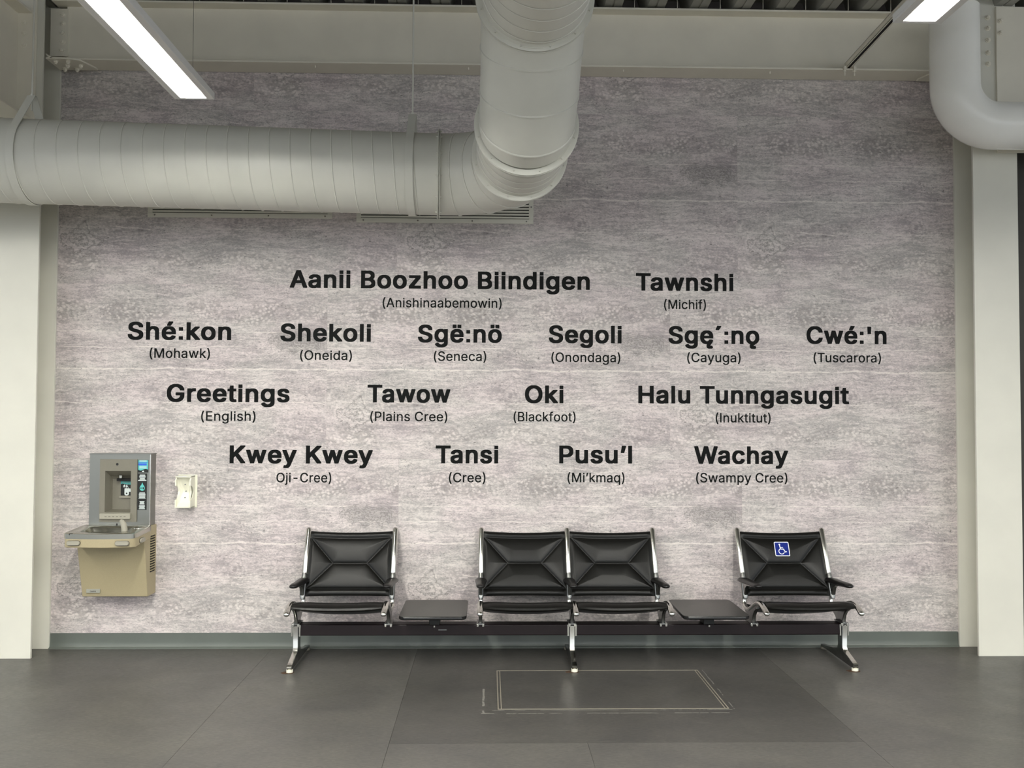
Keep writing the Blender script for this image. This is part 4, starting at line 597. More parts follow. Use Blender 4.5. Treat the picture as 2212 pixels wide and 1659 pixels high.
GR2={' ': [386, ''], '(': [558, '333 -183 472 -184 477 -183 480 -178 477 -155 431 -57 395 29 354 147 335 224 323 289 313 396 316 470 323 538 352 689 373 768 404 861 447 968 479 1036 480 1052 474 1058 336 1058 329 1053 316 1033 271 943 242 870 221 805 187 675 166 547 159 461 159 357 168 259 182 182 204 98 250 -25 307 -141'], ')': [558, '59 -183 201 -184 213 -171 263 -78 311 33 349 157 364 226 373 291 378 350 375 508 364 603 344 701 311 824 275 922 230 1017 211 1050 201 1058 65 1058 59 1057 57 1052 57 1036 87 975 130 870 177 719 209 573 218 501 223 431 223 382 216 303 206 245 189 170 142 26 96 -81 57 -162 57 -178'], '-': [911, '210 362 675 361 679 369 678 490 671 493 211 492 207 485 207 369'], 'A': [964, '18 1 176 0 183 3 273 255 281 271 288 272 660 271 667 257 760 3 767 0 917 0 924 3 925 24 920 41 557 999 388 1000 378 994 23 43 16 20|331 405 330 413 384 562 469 817 540 603 605 427 611 406'], 'B': [917, '104 1 531 0 600 7 653 19 684 31 724 52 750 70 782 101 808 138 829 192 837 231 837 317 822 380 808 410 791 437 750 479 712 504 668 522 705 542 734 563 767 600 782 627 794 662 799 694 799 762 794 794 782 836 755 886 715 930 667 962 643 974 600 988 519 1000 110 1000 102 997 101 10|265 133 261 138 262 443 472 444 538 437 579 423 618 399 642 376 663 345 677 308 682 278 677 243 665 215 653 196 629 172 612 161 586 149 553 140 495 133|265 572 261 578 262 866 479 867 517 863 545 855 576 841 595 828 617 803 632 778 641 748 644 727 642 706 625 657 609 634 576 605 541 587 481 572'], 'C': [1023, '477 -12 571 -13 640 -3 676 6 726 25 788 60 823 87 849 112 890 165 912 202 926 235 946 307 946 325 940 331 790 330 785 325 774 288 760 258 738 224 709 194 671 167 628 146 580 132 547 126 499 127 471 132 423 146 380 167 345 192 310 225 270 283 251 323 239 358 225 428 220 518 232 611 258 693 296 758 333 798 388 837 428 856 495 873 535 875 571 870 611 861 668 835 702 812 729 786 757 746 771 718 785 676 790 669 938 668 945 672 946 693 938 728 921 776 907 807 868 866 818 917 771 951 711 982 642 1003 578 1012 473 1012 421 1005 380 996 309 968 238 922 192 880 168 852 120 776 87 693 72 630 65 579 63 451 67 400 77 346 85 314 106 253 135 197 161 158 191 121 218 94 258 62 297 39 335 20 390 1 423 -6'], 'E': [844, '104 1 745 0 753 3 754 124 750 132 267 133 262 134 261 138 262 438 707 440 715 442 716 450 716 564 712 571 262 573 262 866 745 868 749 878 749 992 745 999 110 1000 102 997 101 10'], 'I': [381, '106 1 247 0 253 1 256 6 256 992 255 997 250 1000 112 1000 106 999 103 994 103 10'], 'M': [1256, '104 1 248 0 253 1 256 6 255 726 265 706 321 552 540 15 545 3 553 0 681 0 689 3 920 578 974 721 975 6 978 1 984 0 1129 1 1132 10 1131 997 1124 1000 929 1000 919 997 678 387 619 218 567 366 315 997 307 1000 104 999 101 990 101 10'], 'O': [1069, '477 -12 568 -13 611 -8 659 1 690 11 740 32 811 78 857 119 880 148 928 223 945 260 964 316 981 404 986 469 986 528 979 614 967 674 952 721 940 751 907 814 855 881 811 922 761 956 697 986 642 1003 599 1010 473 1012 388 998 309 968 259 937 235 919 198 886 157 835 132 797 111 755 87 693 72 630 65 579 63 451 77 346 87 307 108 249 135 197 156 165 214 99 256 65 297 39 335 20 390 1 423 -6|497 127 430 143 385 164 345 192 299 239 263 297 239 358 225 428 220 521 229 600 251 676 273 721 308 772 349 811 376 830 416 851 480 870 533 875 592 865 633 851 661 837 711 803 752 759 774 725 793 688 812 635 827 553 829 479 822 411 809 358 798 323 762 255 724 209 668 167 614 141 549 127'], 'P': [895, '104 1 253 0 260 3 262 355 491 356 548 361 598 370 650 389 706 422 747 459 777 501 806 566 818 624 820 706 813 764 791 829 762 879 731 914 701 938 667 960 600 985 555 995 507 1000 110 1000 102 997 101 10|265 489 261 494 262 866 474 867 495 865 538 855 567 844 595 826 620 801 641 766 651 741 658 708 661 673 656 638 644 597 625 562 603 537 555 508 491 491 462 488'], 'S': [899, '389 -16 486 -17 550 -10 617 7 686 39 738 78 779 128 803 175 818 235 820 272 818 321 805 372 794 398 776 424 733 469 674 508 617 533 545 557 407 593 343 616 319 628 286 650 264 672 252 693 244 719 245 749 252 775 261 793 283 821 314 845 353 864 386 874 436 881 472 878 510 871 538 861 580 840 605 819 622 798 636 770 645 735 650 726 795 725 803 728 804 768 786 833 765 872 742 903 701 940 657 968 588 996 533 1008 486 1013 376 1011 295 994 233 968 181 934 133 885 104 835 87 772 85 742 87 684 102 628 129 583 174 539 219 509 298 474 486 422 560 396 593 380 619 362 641 341 655 314 662 279 658 249 639 207 617 182 579 153 555 142 505 125 455 118 405 120 367 128 326 142 295 159 266 182 247 205 233 233 219 285 67 285 60 282 59 256 63 224 81 168 109 117 150 71 198 37 257 9 331 -10'], 'T': [903, '365 1 514 0 519 1 522 6 523 866 833 868 836 878 836 992 833 999 54 1000 46 997 46 876 49 868 356 867 362 864 362 10'], 'a': [786, '272 -15 356 -16 413 -6 473 19 499 37 523 60 526 57 527 6 530 1 670 0 678 3 679 522 672 578 664 606 647 641 617 682 590 706 568 720 509 746 432 760 330 760 294 756 230 739 180 716 136 685 96 641 65 582 65 564 68 559 180 526 209 526 214 529 227 555 243 575 282 606 311 620 339 629 370 635 397 635 435 627 470 611 498 587 514 559 524 522 524 499 519 485 509 475 463 460 320 444 230 428 187 416 135 392 97 365 77 343 56 306 43 250 43 189 56 129 77 87 118 42 151 19 216 -6|316 112 289 117 249 133 235 142 215 162 201 192 198 220 203 243 217 266 232 280 254 295 299 311 330 318 456 335 523 348 524 266 522 252 511 220 486 178 452 148 413 126 370 114'], 'b': [855, '408 -15 488 -16 509 -13 547 -6 588 8 624 27 662 54 689 81 719 120 736 148 755 190 772 246 779 288 784 341 784 409 779 460 767 520 753 562 734 602 694 660 657 696 628 716 583 739 557 749 490 761 405 761 352 751 319 737 292 720 240 671 238 997 231 1001 90 1000 87 990 87 4 95 1 233 1 237 6 237 76 240 79 281 35 314 13 357 -6|414 115 376 124 335 145 301 176 283 202 264 239 246 295 239 344 239 409 246 455 256 492 280 544 299 569 335 602 371 621 409 631 440 633 471 628 519 609 552 584 584 546 603 509 620 453 627 409 627 344 620 297 607 253 588 211 558 169 524 141 490 124 450 115'], 'c': [799, '362 -15 447 -16 499 -9 549 6 594 27 637 56 683 103 714 155 729 195 729 216 725 221 618 247 585 246 580 241 574 223 555 188 519 151 492 134 464 122 404 112 347 124 308 144 282 165 266 182 234 234 220 274 208 337 205 378 212 439 227 492 251 541 271 568 297 594 316 607 359 625 402 633 433 631 471 621 497 609 518 595 546 569 564 541 577 509 585 503 614 504 716 529 726 534 726 558 707 604 690 633 649 680 599 716 561 735 521 749 473 759 366 761 316 754 254 735 196 702 151 662 128 635 101 595 70 523 55 458 50 409 50 334 55 285 77 202 91 169 115 127 164 70 194 46 235 20 304 -6'], 'd': [855, '343 -15 423 -16 468 -9 492 -1 521 13 554 35 594 79 598 76 598 6 602 1 740 1 747 4 748 990 744 1000 602 1001 594 997 592 675 556 710 535 726 511 739 473 753 428 761 342 761 306 756 247 737 206 716 175 694 141 660 122 637 103 606 77 551 65 511 53 444 50 334 55 285 65 234 89 167 111 127 146 81 196 37 223 20 259 4 299 -9|383 115 344 124 311 141 272 174 249 206 232 239 215 292 208 337 205 383 210 430 220 476 244 534 268 570 310 606 335 619 366 628 409 633 449 625 492 607 511 594 535 570 555 544 574 504 588 453 596 402 596 348 588 297 574 246 552 202 534 176 500 146 466 127 418 115'], 'e': [815, '372 -15 456 -16 499 -11 564 6 609 27 661 63 691 95 712 125 734 176 734 192 730 197 616 226 590 226 584 223 571 195 555 171 537 154 511 136 461 117 430 112 404 112 342 127 297 150 262 181 235 223 212 285 208 316 211 326 737 326 745 330 746 437 736 504 714 574 693 616 674 644 633 687 587 719 549 737 514 749 447 761 359 761 292 749 233 726 175 687 143 655 125 633 91 576 68 513 53 439 50 332 60 260 82 188 118 123 146 88 168 66 228 24 256 10 299 -3 349 -13|211 447 208 451 211 462 227 513 244 544 270 576 292 595 333 619 361 628 392 633 418 633 454 625 487 612 512 595 538 569 557 541 576 499 588 451 580 447'], 'f': [519, '144 1 288 0 295 3 296 624 302 628 459 628 464 631 465 636 464 748 457 751 297 752 296 827 299 843 304 859 318 883 335 897 352 904 393 909 431 900 459 900 464 903 494 1001 493 1020 473 1030 423 1039 323 1039 271 1027 231 1009 204 991 187 973 166 945 154 922 146 897 141 864 140 752 4 751 -3 748 -4 636 -1 629 135 628 141 624 141 8'], 'g': [856, '355 -288 449 -289 478 -287 523 -279 587 -261 625 -242 660 -218 702 -175 716 -153 731 -123 743 -81 748 -46 748 742 744 750 602 750 598 745 597 672 542 722 499 745 471 754 414 762 364 762 330 760 283 750 221 724 160 680 115 626 89 580 77 552 58 480 51 419 51 338 58 277 68 235 92 175 123 125 171 76 211 49 244 32 278 21 352 9 416 9 471 16 511 30 564 64 591 96 595 96 596 -9 588 -51 581 -69 571 -88 552 -111 523 -133 494 -147 452 -159 414 -163 373 -161 330 -151 294 -135 271 -119 241 -90 211 -54 185 -55 85 -111 84 -134 99 -158 133 -198 168 -228 228 -261 268 -274 316 -284|397 137 354 144 314 160 277 187 254 214 232 252 220 284 208 345 205 389 210 435 223 487 244 535 265 566 296 596 337 620 385 632 421 632 468 620 492 608 525 582 543 563 569 519 583 482 593 438 598 373 588 300 574 254 559 226 531 189 504 167 466 149 428 139'], 'h': [827, '90 1 231 0 238 3 239 436 247 499 263 543 284 573 305 593 343 616 397 630 431 630 455 625 500 604 531 573 546 550 555 527 565 473 566 3 574 0 709 0 715 1 718 6 718 524 707 583 688 634 656 683 609 723 566 744 495 760 402 760 352 751 302 730 269 707 240 680 239 992 238 997 233 1000 95 1000 90 999 87 994 87 10'], 'i': [348, '89 1 233 0 238 1 241 6 241 743 240 748 235 751 94 751 89 750 86 745 86 8|89 834 235 833 242 835 243 990 240 997 94 998 87 995 86 841'], 'j': [348, '-33 -273 44 -274 67 -272 110 -262 151 -243 172 -227 201 -196 218 -168 232 -129 240 -80 240 743 239 749 234 751 96 752 91 750 88 746 88 -33 85 -64 73 -103 56 -124 27 -138 1 -144 -30 -144 -35 -147 -36 -266|88 834 234 833 241 836 242 990 240 997 94 998 86 995 85 841'], 'k': [769, '90 1 231 0 238 3 239 269 300 324 563 1 738 0 743 1 746 6 744 27 422 427 701 706 722 729 722 748 714 751 545 750 240 449 239 992 238 997 233 1000 95 1000 90 999 87 994 87 10'], 'l': [347, '89 1 230 0 236 1 239 6 239 992 238 997 233 1000 95 1000 89 999 86 994 86 10'], 'm': [1219, '90 1 231 0 238 3 239 457 247 517 263 557 282 583 297 598 321 613 347 625 393 635 443 623 470 608 498 580 518 541 522 513 522 8 525 1 666 0 674 3 675 480 680 520 687 543 699 566 728 600 774 625 821 635 869 625 895 613 920 597 938 573 953 536 958 503 959 3 966 0 1108 1 1110 8 1110 548 1103 592 1091 629 1062 679 1033 709 993 737 945 755 888 765 805 763 740 746 707 730 674 707 626 656 594 701 570 724 531 748 481 763 402 765 343 753 302 734 281 720 238 681 237 745 233 750 90 750 87 741 87 8'], 'n': [826, '90 1 231 0 238 3 239 436 242 471 249 508 271 555 305 593 343 616 400 630 431 630 455 625 500 604 531 573 546 550 555 527 565 473 566 3 574 0 709 0 716 3 718 520 715 545 696 617 679 650 651 687 620 715 578 739 524 756 493 760 402 760 352 751 302 730 269 707 238 677 237 745 233 750 95 751 88 748 87 10'], 'o': [837, '362 -15 447 -16 502 -8 561 10 602 31 626 48 674 92 714 148 743 211 762 297 765 423 760 465 747 518 736 553 707 609 673 654 637 689 602 714 537 744 473 759 366 761 316 754 254 735 196 702 151 662 128 635 101 595 70 523 55 458 50 409 50 334 55 285 77 202 91 169 115 127 164 70 194 46 235 20 304 -6|402 113 361 120 316 138 282 165 259 192 234 234 220 274 210 318 205 376 210 425 223 478 241 525 268 565 298 595 340 619 371 628 411 633 456 625 492 612 525 589 555 558 581 513 597 467 610 399 610 346 600 288 588 248 569 209 546 176 512 146 487 131 444 117'], 'p': [855, '90 -273 231 -274 238 -271 240 77 278 38 299 23 324 8 357 -6 416 -16 488 -16 524 -11 588 8 624 27 650 45 688 80 709 105 746 169 762 211 775 260 784 339 782 439 767 520 748 574 731 606 697 656 643 706 595 735 550 751 514 758 488 761 385 758 345 749 307 730 281 712 238 668 237 746 233 751 95 752 87 748 87 -264|414 115 376 124 335 145 301 176 283 202 264 239 249 285 239 343 239 409 246 455 256 492 280 543 299 569 326 596 355 614 395 628 440 633 481 625 519 609 557 579 584 546 603 509 620 453 627 409 627 343 620 297 607 253 588 211 558 169 519 138 483 122 450 114'], 'q': [855, '596 -273 740 -274 745 -273 748 -268 747 748 740 752 602 751 598 746 597 668 542 721 506 742 473 753 430 761 344 761 285 751 252 739 214 721 177 695 139 657 122 636 106 611 80 557 60 490 50 413 53 304 70 218 101 143 125 106 148 78 171 56 211 27 247 8 287 -6 352 -16 421 -16 478 -6 521 13 543 27 592 74 593 -266|383 115 352 122 311 141 274 171 249 206 230 246 215 292 208 336 205 383 210 429 220 476 244 534 268 570 310 606 340 621 378 631 409 633 449 625 492 607 511 593 535 570 555 543 574 504 588 453 596 402 596 348 588 297 574 246 552 202 534 176 510 153 471 129 418 114'], 'r': [530, '90 1 231 0 238 3 239 455 247 508 259 538 280 569 307 592 347 613 405 625 462 619 490 619 495 621 496 752 493 760 395 763 338 753 295 734 274 720 240 689 237 692 237 745 233 750 95 751 87 748 87 10'], 's': [738, '310 -15 400 -16 442 -11 509 6 559 29 595 54 628 89 652 130 665 171 667 246 660 283 645 316 631 337 602 366 559 393 521 409 492 419 328 457 295 469 259 489 247 502 235 523 232 553 237 569 247 586 263 602 304 625 354 638 400 635 426 628 452 614 478 591 514 534 547 533 645 555 652 559 653 578 643 609 619 653 601 676 571 705 540 726 500 744 452 756 414 761 321 761 252 749 207 733 168 711 122 671 101 644 89 620 77 576 75 520 79 485 87 460 104 427 125 402 145 384 176 364 228 341 442 286 485 261 502 237 510 211 507 197 500 178 478 152 452 134 431 124 407 117 359 110 300 120 276 129 251 144 223 174 209 202 202 223 197 228 171 228 54 202 54 178 75 118 95 87 131 49 171 22 214 4 259 -9'], 't': [468, '289 -7 371 -8 412 -3 431 2 434 7 434 33 412 124 407 127 383 127 328 120 300 128 278 147 265 186 265 624 271 627 415 628 418 635 417 747 412 752 266 754 264 924 257 927 147 927 139 919 127 849 114 845 110 840 109 754 4 753 -3 749 -4 633 2 627 104 627 110 624 110 168 118 119 128 93 153 54 190 23 238 2'], 'u': [827, '318 -9 395 -10 431 -5 471 7 524 36 566 76 570 73 570 5 574 0 709 -1 717 3 718 742 714 750 574 751 566 747 565 296 555 240 538 203 522 180 500 158 455 133 402 120 355 126 328 135 304 149 273 180 249 229 242 263 239 301 238 747 228 751 95 751 87 747 87 242 94 187 104 149 121 112 135 88 152 67 187 36 207 23 255 2'], 'w': [1136, '257 1 400 0 408 3 557 521 707 3 715 0 858 1 877 52 1084 720 1087 731 1086 748 1079 751 936 751 926 745 831 415 781 230 778 234 734 408 639 748 631 751 481 750 378 397 339 241 334 230 284 415 189 745 179 751 31 750 28 736 31 720 238 52'], 'y': [786, '134 -277 216 -278 250 -273 281 -264 309 -250 338 -230 371 -194 393 -161 422 -101 743 720 746 744 743 751 590 752 583 748 423 318 383 198 343 316 184 746 174 752 26 752 18 748 18 732 23 716 298 11 265 -84 245 -115 233 -127 207 -143 188 -148 171 -148 138 -141 109 -141 104 -145 77 -243 77 -261 81 -266 93 -271'], '’': [368, '88 612 203 611 210 614 313 975 313 993 310 999 153 999 145 996 87 652 85 619']}

TEXTS = [('Aanii Boozhoo Biindigen', -1.473, 0.678, 2.552, 1), ('(Anishinaabemowin)', -0.81, 0.043, 2.417, 0), ('Tawnshi', 1.012, 1.719, 2.55, 1), ('(Michif)', 1.216, 1.52, 2.418, 0), ('Shé:kon', -2.614, -1.884, 2.173, 1), ('(Mohawk)', -2.458, -2.032, 2.045, 0), ('Shekoli', -1.535, -0.892, 2.168, 1), ('(Oneida)', -1.394, -1.025, 2.036, 0), ('Sgë:nö', -0.555, 0.045, 2.166, 1), ('(Seneca)', -0.441, -0.066, 2.034, 0), ('Segoli', 0.383, 0.908, 2.167, 1), ('(Onondaga)', 0.402, 0.899, 2.031, 0), ('Sgę´:nǫ', 1.248, 1.907, 2.167, 1), ('(Cayuga)', 1.383, 1.771, 2.035, 0), ("Cwé:'n", 2.252, 2.837, 2.172, 1), ('(Tuscarora)', 2.302, 2.795, 2.039, 0), ('Greetings', -2.332, -1.465, 1.732, 1), ('(English)', -2.088, -1.704, 1.599, 0), ('Tawow', -0.912, -0.321, 1.734, 1), ('(Plains Cree)', -0.891, -0.342, 1.601, 0), ('Oki', 0.213, 0.489, 1.734, 1), ('(Blackfoot)', 0.132, 0.577, 1.603, 0), ('Halu Tunngasugit', 1.029, 2.559, 1.736, 1), ('(Inuktitut)', 1.588, 1.987, 1.601, 0), ('Kwey Kwey', -1.883, -0.871, 1.298, 1), ('Oji-Cree)', -1.551, -1.163, 1.164, 0), ('Tansi', -0.423, 0.023, 1.302, 1), ('(Cree)', -0.328, -0.067, 1.167, 0), ('Pusu’l', 0.46, 0.984, 1.304, 1), ('(Mi’kmaq)', 0.52, 0.929, 1.169, 0), ('Wachay', 1.432, 2.112, 1.303, 1), ('(Swampy Cree)', 1.445, 2.106, 1.17, 0)]
KERN = {'Ta': -95, 'Tu': -60, 'Tr': -60, 'Wa': -45, 'Aw': -20, 'Po': -20, 'Pu': -15, 'ey': -20, 'wo': -12, 'ow': -12, 'y ': -25, 'é:': 0}
def poly_text(name, s, table, x0, x1, z, cap, yf, m_, depth=.0012, parent=None):
    cu = bpy.data.curves.new(name, 'CURVE'); cu.dimensions = '2D'; cu.fill_mode = 'FRONT' if depth == 0 else 'BOTH'; cu.extrude = depth/2
    pen = 0; P = []; prev = ''
    for ch in s:
        adv, dat = table[ch]; pen += KERN.get(prev+ch, 0)
        if dat:
            for sp_ in dat.split('|'):
                q = list(map(int, sp_.split())); P.append([(pen+q[i], q[i+1]) for i in range(0, len(q), 2)])
        pen += adv; prev = ch
    mn = min(a for p in P for a, b_ in p); mx_ = max(a for p in P for a, b_ in p); sx = (x1-x0)/(mx_-mn)
    area = lambda p: sum(p[i-1][0]*p[i][1]-p[i][0]*p[i-1][1] for i in range(len(p)))/2
    sg = 1 if area(max(P, key=lambda p: abs(area(p)))) > 0 else -1
    def inside(pt, q):
        r = False
        for i in range(len(q)):
            (xa, ya), (xb, yb_) = q[i-1], q[i]
            if (ya > pt[1]) != (yb_ > pt[1]) and pt[0] < (xb-xa)*(pt[1]-ya)/(yb_-ya)+xa: r = not r
        return r
    outs = [p for p in P if area(p)*sg > 0]; holes = [p for p in P if area(p)*sg < 0]
    layers = [[], []]   # overlapping strokes of one letter go to different fills
    for k, o_ in enumerate(outs):
        mine = [h_ for h_ in holes if inside(h_[0], o_)]
        bb_ = (min(a for a, b_ in o_), max(a for a, b_ in o_), min(b_ for a, b_ in o_), max(b_ for a, b_ in o_))
        li = 0
        for q in layers[0]:
            c_b = (min(a for a, b_ in q), max(a for a, b_ in q), min(b_ for a, b_ in q), max(b_ for a, b_ in q))
            if bb_[0] < c_b[1] and bb_[1] > c_b[0] and bb_[2] < c_b[3] and bb_[3] > c_b[2]: li = 1
        layers[li] += [o_]+mine
    V, Fc = [], []
    for lay in layers:
        if not lay: continue
        cu.splines.clear()
        for p in lay:
            sp_ = cu.splines.new('POLY'); sp_.points.add(len(p)-1); sp_.use_cyclic_u = True
            for i, (a, b_) in enumerate(p): sp_.points[i].co = ((a-mn)*sx, b_*cap/1000, 0, 1)
        o = bpy.data.objects.new(name, cu); COL.objects.link(o)
        dg = bpy.context.evaluated_depsgraph_get(); me = bpy.data.meshes.new_from_object(o.evaluated_get(dg))
        n0 = len(V); V += [v.co.copy() for v in me.vertices]; Fc += [[i+n0 for i in q.vertices] for q in me.polygons]
        bpy.data.objects.remove(o); bpy.data.meshes.remove(me)
    bpy.data.curves.remove(cu)
    me = bpy.data.meshes.new(name); me.from_pydata(V, [], Fc)
    Rm = Matrix.Rotation(PI/2, 4, 'X'); me.transform(Rm)
    if parent: me.transform(Matrix.Translation(Vector((x0, yf-depth/2, z))-Vector(parent['_o'])))
    me.materials.clear(); me.materials.append(m_); me.name = name
    o = bpy.data.objects.new(name, me); COL.objects.link(o)
    if parent: o.parent = parent
    else: o.location = (x0, yf-depth/2, z)
    return o
def width(s, table):
    pen = 0; xs = []; prev = ''; spans = []; st = None
    for ch in s:
        adv, dat = table[ch]; pen += KERN.get(prev+ch, 0)
        if dat:
            q = [int(v) for sp_ in dat.split('|') for v in sp_.split()[::2]]; a, b_ = pen+min(q), pen+max(q)
            if st is None: st = [a, b_]
            st[1] = max(st[1], b_)
        else: spans.append(st); st = None
        pen += adv; prev = ch
        if ch == 'ę': spans.append(st); st = None   # the wide gap inside the Cayuga word
    return spans+[st]
for i, (s, x0, x1, z, b_) in enumerate(TEXTS):
    tab, nm, cap = (GB, 'wall_greeting', .1270) if b_ else (GR2, 'language_name', .0680)
    if b_: lab = 'large bold black wall lettering reading %s above the small %s' % (s, TEXTS[i+1][0]); cat_, gr_ = 'lettering', 'bold greetings on the wall'
    else: lab = 'small black wall lettering reading %s below %s' % (s, TEXTS[i-1][0]); cat_, gr_ = 'lettering', 'language names on the wall'
    sp = width(s, tab)
    if len(sp) == 1 or not b_:
        tag(poly_text(nm, s, tab, x0, x1, z, cap, -.0002, INK), lab, cat_, gr_)
    else:
        t = thing(nm, lab, cat_, (x0, -.0002, z), gr_); k = (x1-x0)/(sp[-1][1]-sp[0][0])
        for wd, (a, c) in zip(s.replace('ę', 'ę ').split(' '), sp):
            poly_text('word', wd, tab, x0+(a-sp[0][0])*k, x0+(c-sp[0][0])*k, z, cap, -.0002, INK, .0012, t)

# ------------------------------------------------------------------ drinking fountain with bottle filler
XF0, XF1 = -2.845, -2.388
ft = thing('drinking_fountain', 'beige and steel wall drinking fountain with bottle filler, left of the soap bracket', 'fountain', (-2.61, 0, .388))
# cabinet: slightly tapering box
def hexa(m, a, b_):  # a, b: lists of four corner points bottom, top
    return m.add(list(a)+list(b_), [(3,2,1,0), (4,5,6,7), (0,1,5,4), (1,2,6,5), (2,3,7,6), (3,0,4,7)])
m = MB()
zb, zt = .388, .79
hexa(m, [(XF0+.010, -.150, zb), (XF1, -.150, zb), (XF1, -.001, zb), (XF0+.010, -.001, zb)], [(XF0, -.235, zt), (XF1, -.235, zt), (XF1, -.001, zt), (XF0, -.001, zt)])
m.build('cabinet', BEIGE, ft, bevel=.004)
MB().box(XF0+.004, XF1-.0002, -.128, -.001, .788, .869).build('cabinet_shoulder', BEIGE, ft, bevel=.002)
lou = MB().box(0, .0022, -.118, -.030, 0, .0105).mesh('slot_shade', DARKV)  # black bars stand for the shade inside the vent slots
lou2 = MB().prism([(0, .0120), (.0075, .0085), (.0, .0085)], 1, -.118, -.030).mesh('louver_lip', BEIGE)
for k in range(15):
    zz_ = .548+k*.0174
    o = share('slot_shade', lou, (XF1-.0006, 0, zz_), ft)
    o2 = bpy.data.objects.new('louver_lip', lou2); COL.objects.link(o2); o2.parent = o; o2.location = (.0, 0, .002)
# outline of rim / apron in plan
def outline(inset=0, drop=0):
    P = []; x0, x1 = XF0-.002+inset, XF1+.012-inset; yf = -.462+inset
    P += [(XF0+.01+inset, -.112), (x0-.004, -.150)]
    P += [(x0, -.40)]
    for k in range(1, 7):
        th = PI/2*k/6; P.append((x0+.045-.045*math.cos(th), -.40-.048*math.sin(th)))
    for k in range(1, 6):
        t_ = k/6; P.append((x0+.045+(x1-x0-.09)*t_, -.448-.016*math.sin(PI*t_)+0))
    for k in range(0, 7):
        th = PI/2*(1-k/6); P.append((x1-.045+.045*math.cos(th), -.40-.048*math.sin(th)))
    P += [(x1+.002, -.150), (XF1, -.112)]
    return P
OUT = outline()
def rimz(y, z0): return z0-(y+.112)*(-.055)*1  # rim falls slightly toward the front
def plan(m, P, z0f, z1f, caps=(True, True)):
    n = len(P); m.add([(x, y, z0f(y)) for x, y in P]+[(x, y, z1f(y)) for x, y in P],
        ([list(range(n))] if caps[0] else [])+([list(range(2*n-1, n-1, -1))] if caps[1] else [])+[(i, i+n, (i+1) % n+n, (i+1) % n) for i in range(n)])
m = MB(); plan(m, outline(.003), lambda y: .765+max(0, (y+.24))*.25, lambda y: rimz(y, .842), (True, False)); m.build('apron', BEIGE, ft, bevel=.004)
# steel basin top with an oval bowl
m = MB(); P = OUT; n = len(P); cxb, cyb = -2.625, -.275
def ell(k, rx, ry): th = k; return (cxb+rx*math.cos(th), cyb+ry*math.sin(th))
angs = [math.atan2((y-cyb)/.8, x-cxb) for x, y in P]
top = [Vector((x, y, rimz(y, .873))) for x, y in P]; low = [Vector((x, y, rimz(y, .842))) for x, y in P]
topi = [Vector((cxb+(x-cxb)*.965, cyb+(y-cyb)*.965, rimz(y, .877))) for x, y in P]
def bring(rx, ry, dz): return [Vector((cxb+rx*math.cos(a), cyb+ry*math.sin(a), rimz(cyb+ry*math.sin(a), .872)+dz)) for a in angs]
rings = [low, top, topi, bring(.178, .132, .002), bring(.170, .125, -.004), bring(.160, .117, -.03), bring(.12, .088, -.055), bring(.05, .035, -.065), bring(.012, .01, -.066)]
m.loft(rings); m.build('basin', STEELP, ft, smooth=50)
MB().cyl((cxb, cyb, .80), (cxb, cyb, .812), .022, 20).build('drain', ALUD, ft)
# push buttons
def pill(xc, yc, zc_, w_, h_, rotz=0, name='push_button'):
    m = MB()
    def ring(s_, d):
        pts_ = []
        for k in range(20):
            th = 2*PI*k/20; cx_ = (w_/2-h_/2)*(1 if math.cos(th) > 0 else -1)
            pts_.append((cx_+s_*h_/2*math.cos(th), d, s_*h_/2*math.sin(th)))
        return pts_
    m.loft([ring(1.15, 0), ring(1.15, -.003), ring(1.0, -.0035)]); m.cur = 1
    m.loft([ring(1.0, -.002), ring(1.0, -.008), ring(.8, -.012)])
    c, s__ = math.cos(rotz), math.sin(rotz)
    m.v = [Vector((xc+p.x*c-p.y*s__, yc+p.x*s__+p.y*c, zc_+p.z)) for p in m.v]
    return m.build(name, [mat('button_well', '3a352c', .6), TAUPE2], ft)
pill(-2.765, -.4585, .797, .086, .031); pill(-2.448, -.4600, .796, .092, .031); pill(XF1+.0085, -.305, .797, .085, .031, PI/2)
# bubbler spout
m = MB(); m.tube([(-2.483, -.335, .845), (-2.484, -.335, .875), (-2.490, -.335, .905), (-2.502, -.333, .925), (-2.512, -.330, .932)],
       [(.020, .020), (.020, .020), (.019, .019), (.015, .016), (.008, .010)], 18, (0, 1, 0)); m.build('bubbler', TAUPE2, ft, smooth=60)
MB().sphere((-2.425, -.22, .868), (.045, .055, .016), 18, 8).build('bubbler_dome', STEELP, ft, smooth=80)
# splash back box of the bottle filler, a frame around the recess
PX0, PX1, yf = -2.815, -2.400, -.112
RX0, RX1, RZ0, RZ1 = -2.705, -2.528, .963, 1.250
m = MB(); z0, z1 = .868, 1.362
m.box(PX0, RX0-.03, yf, -.001, z0, z1).box(RX1+.03, PX1, yf, -.001, z0, z1).box(RX0-.03, RX1+.03, yf, -.001, z0, RZ0-.03).box(RX0-.03, RX1+.03, yf, -.001, RZ1+.045, z1)
m.build('filler_housing', STEEL, ft)
MB().box(PX0-.004, PX1+.004, yf-.004, 0, 1.362, 1.370).build('top_cap', STEEL, ft, bevel=.001)
MB().cyl((PX1-.0, yf+.004, z0), (PX1-.0, yf+.004, z1), .0045, 10).build('edge_highlight', ALU, ft)  # bright bead stands for the highlight along the housing edge
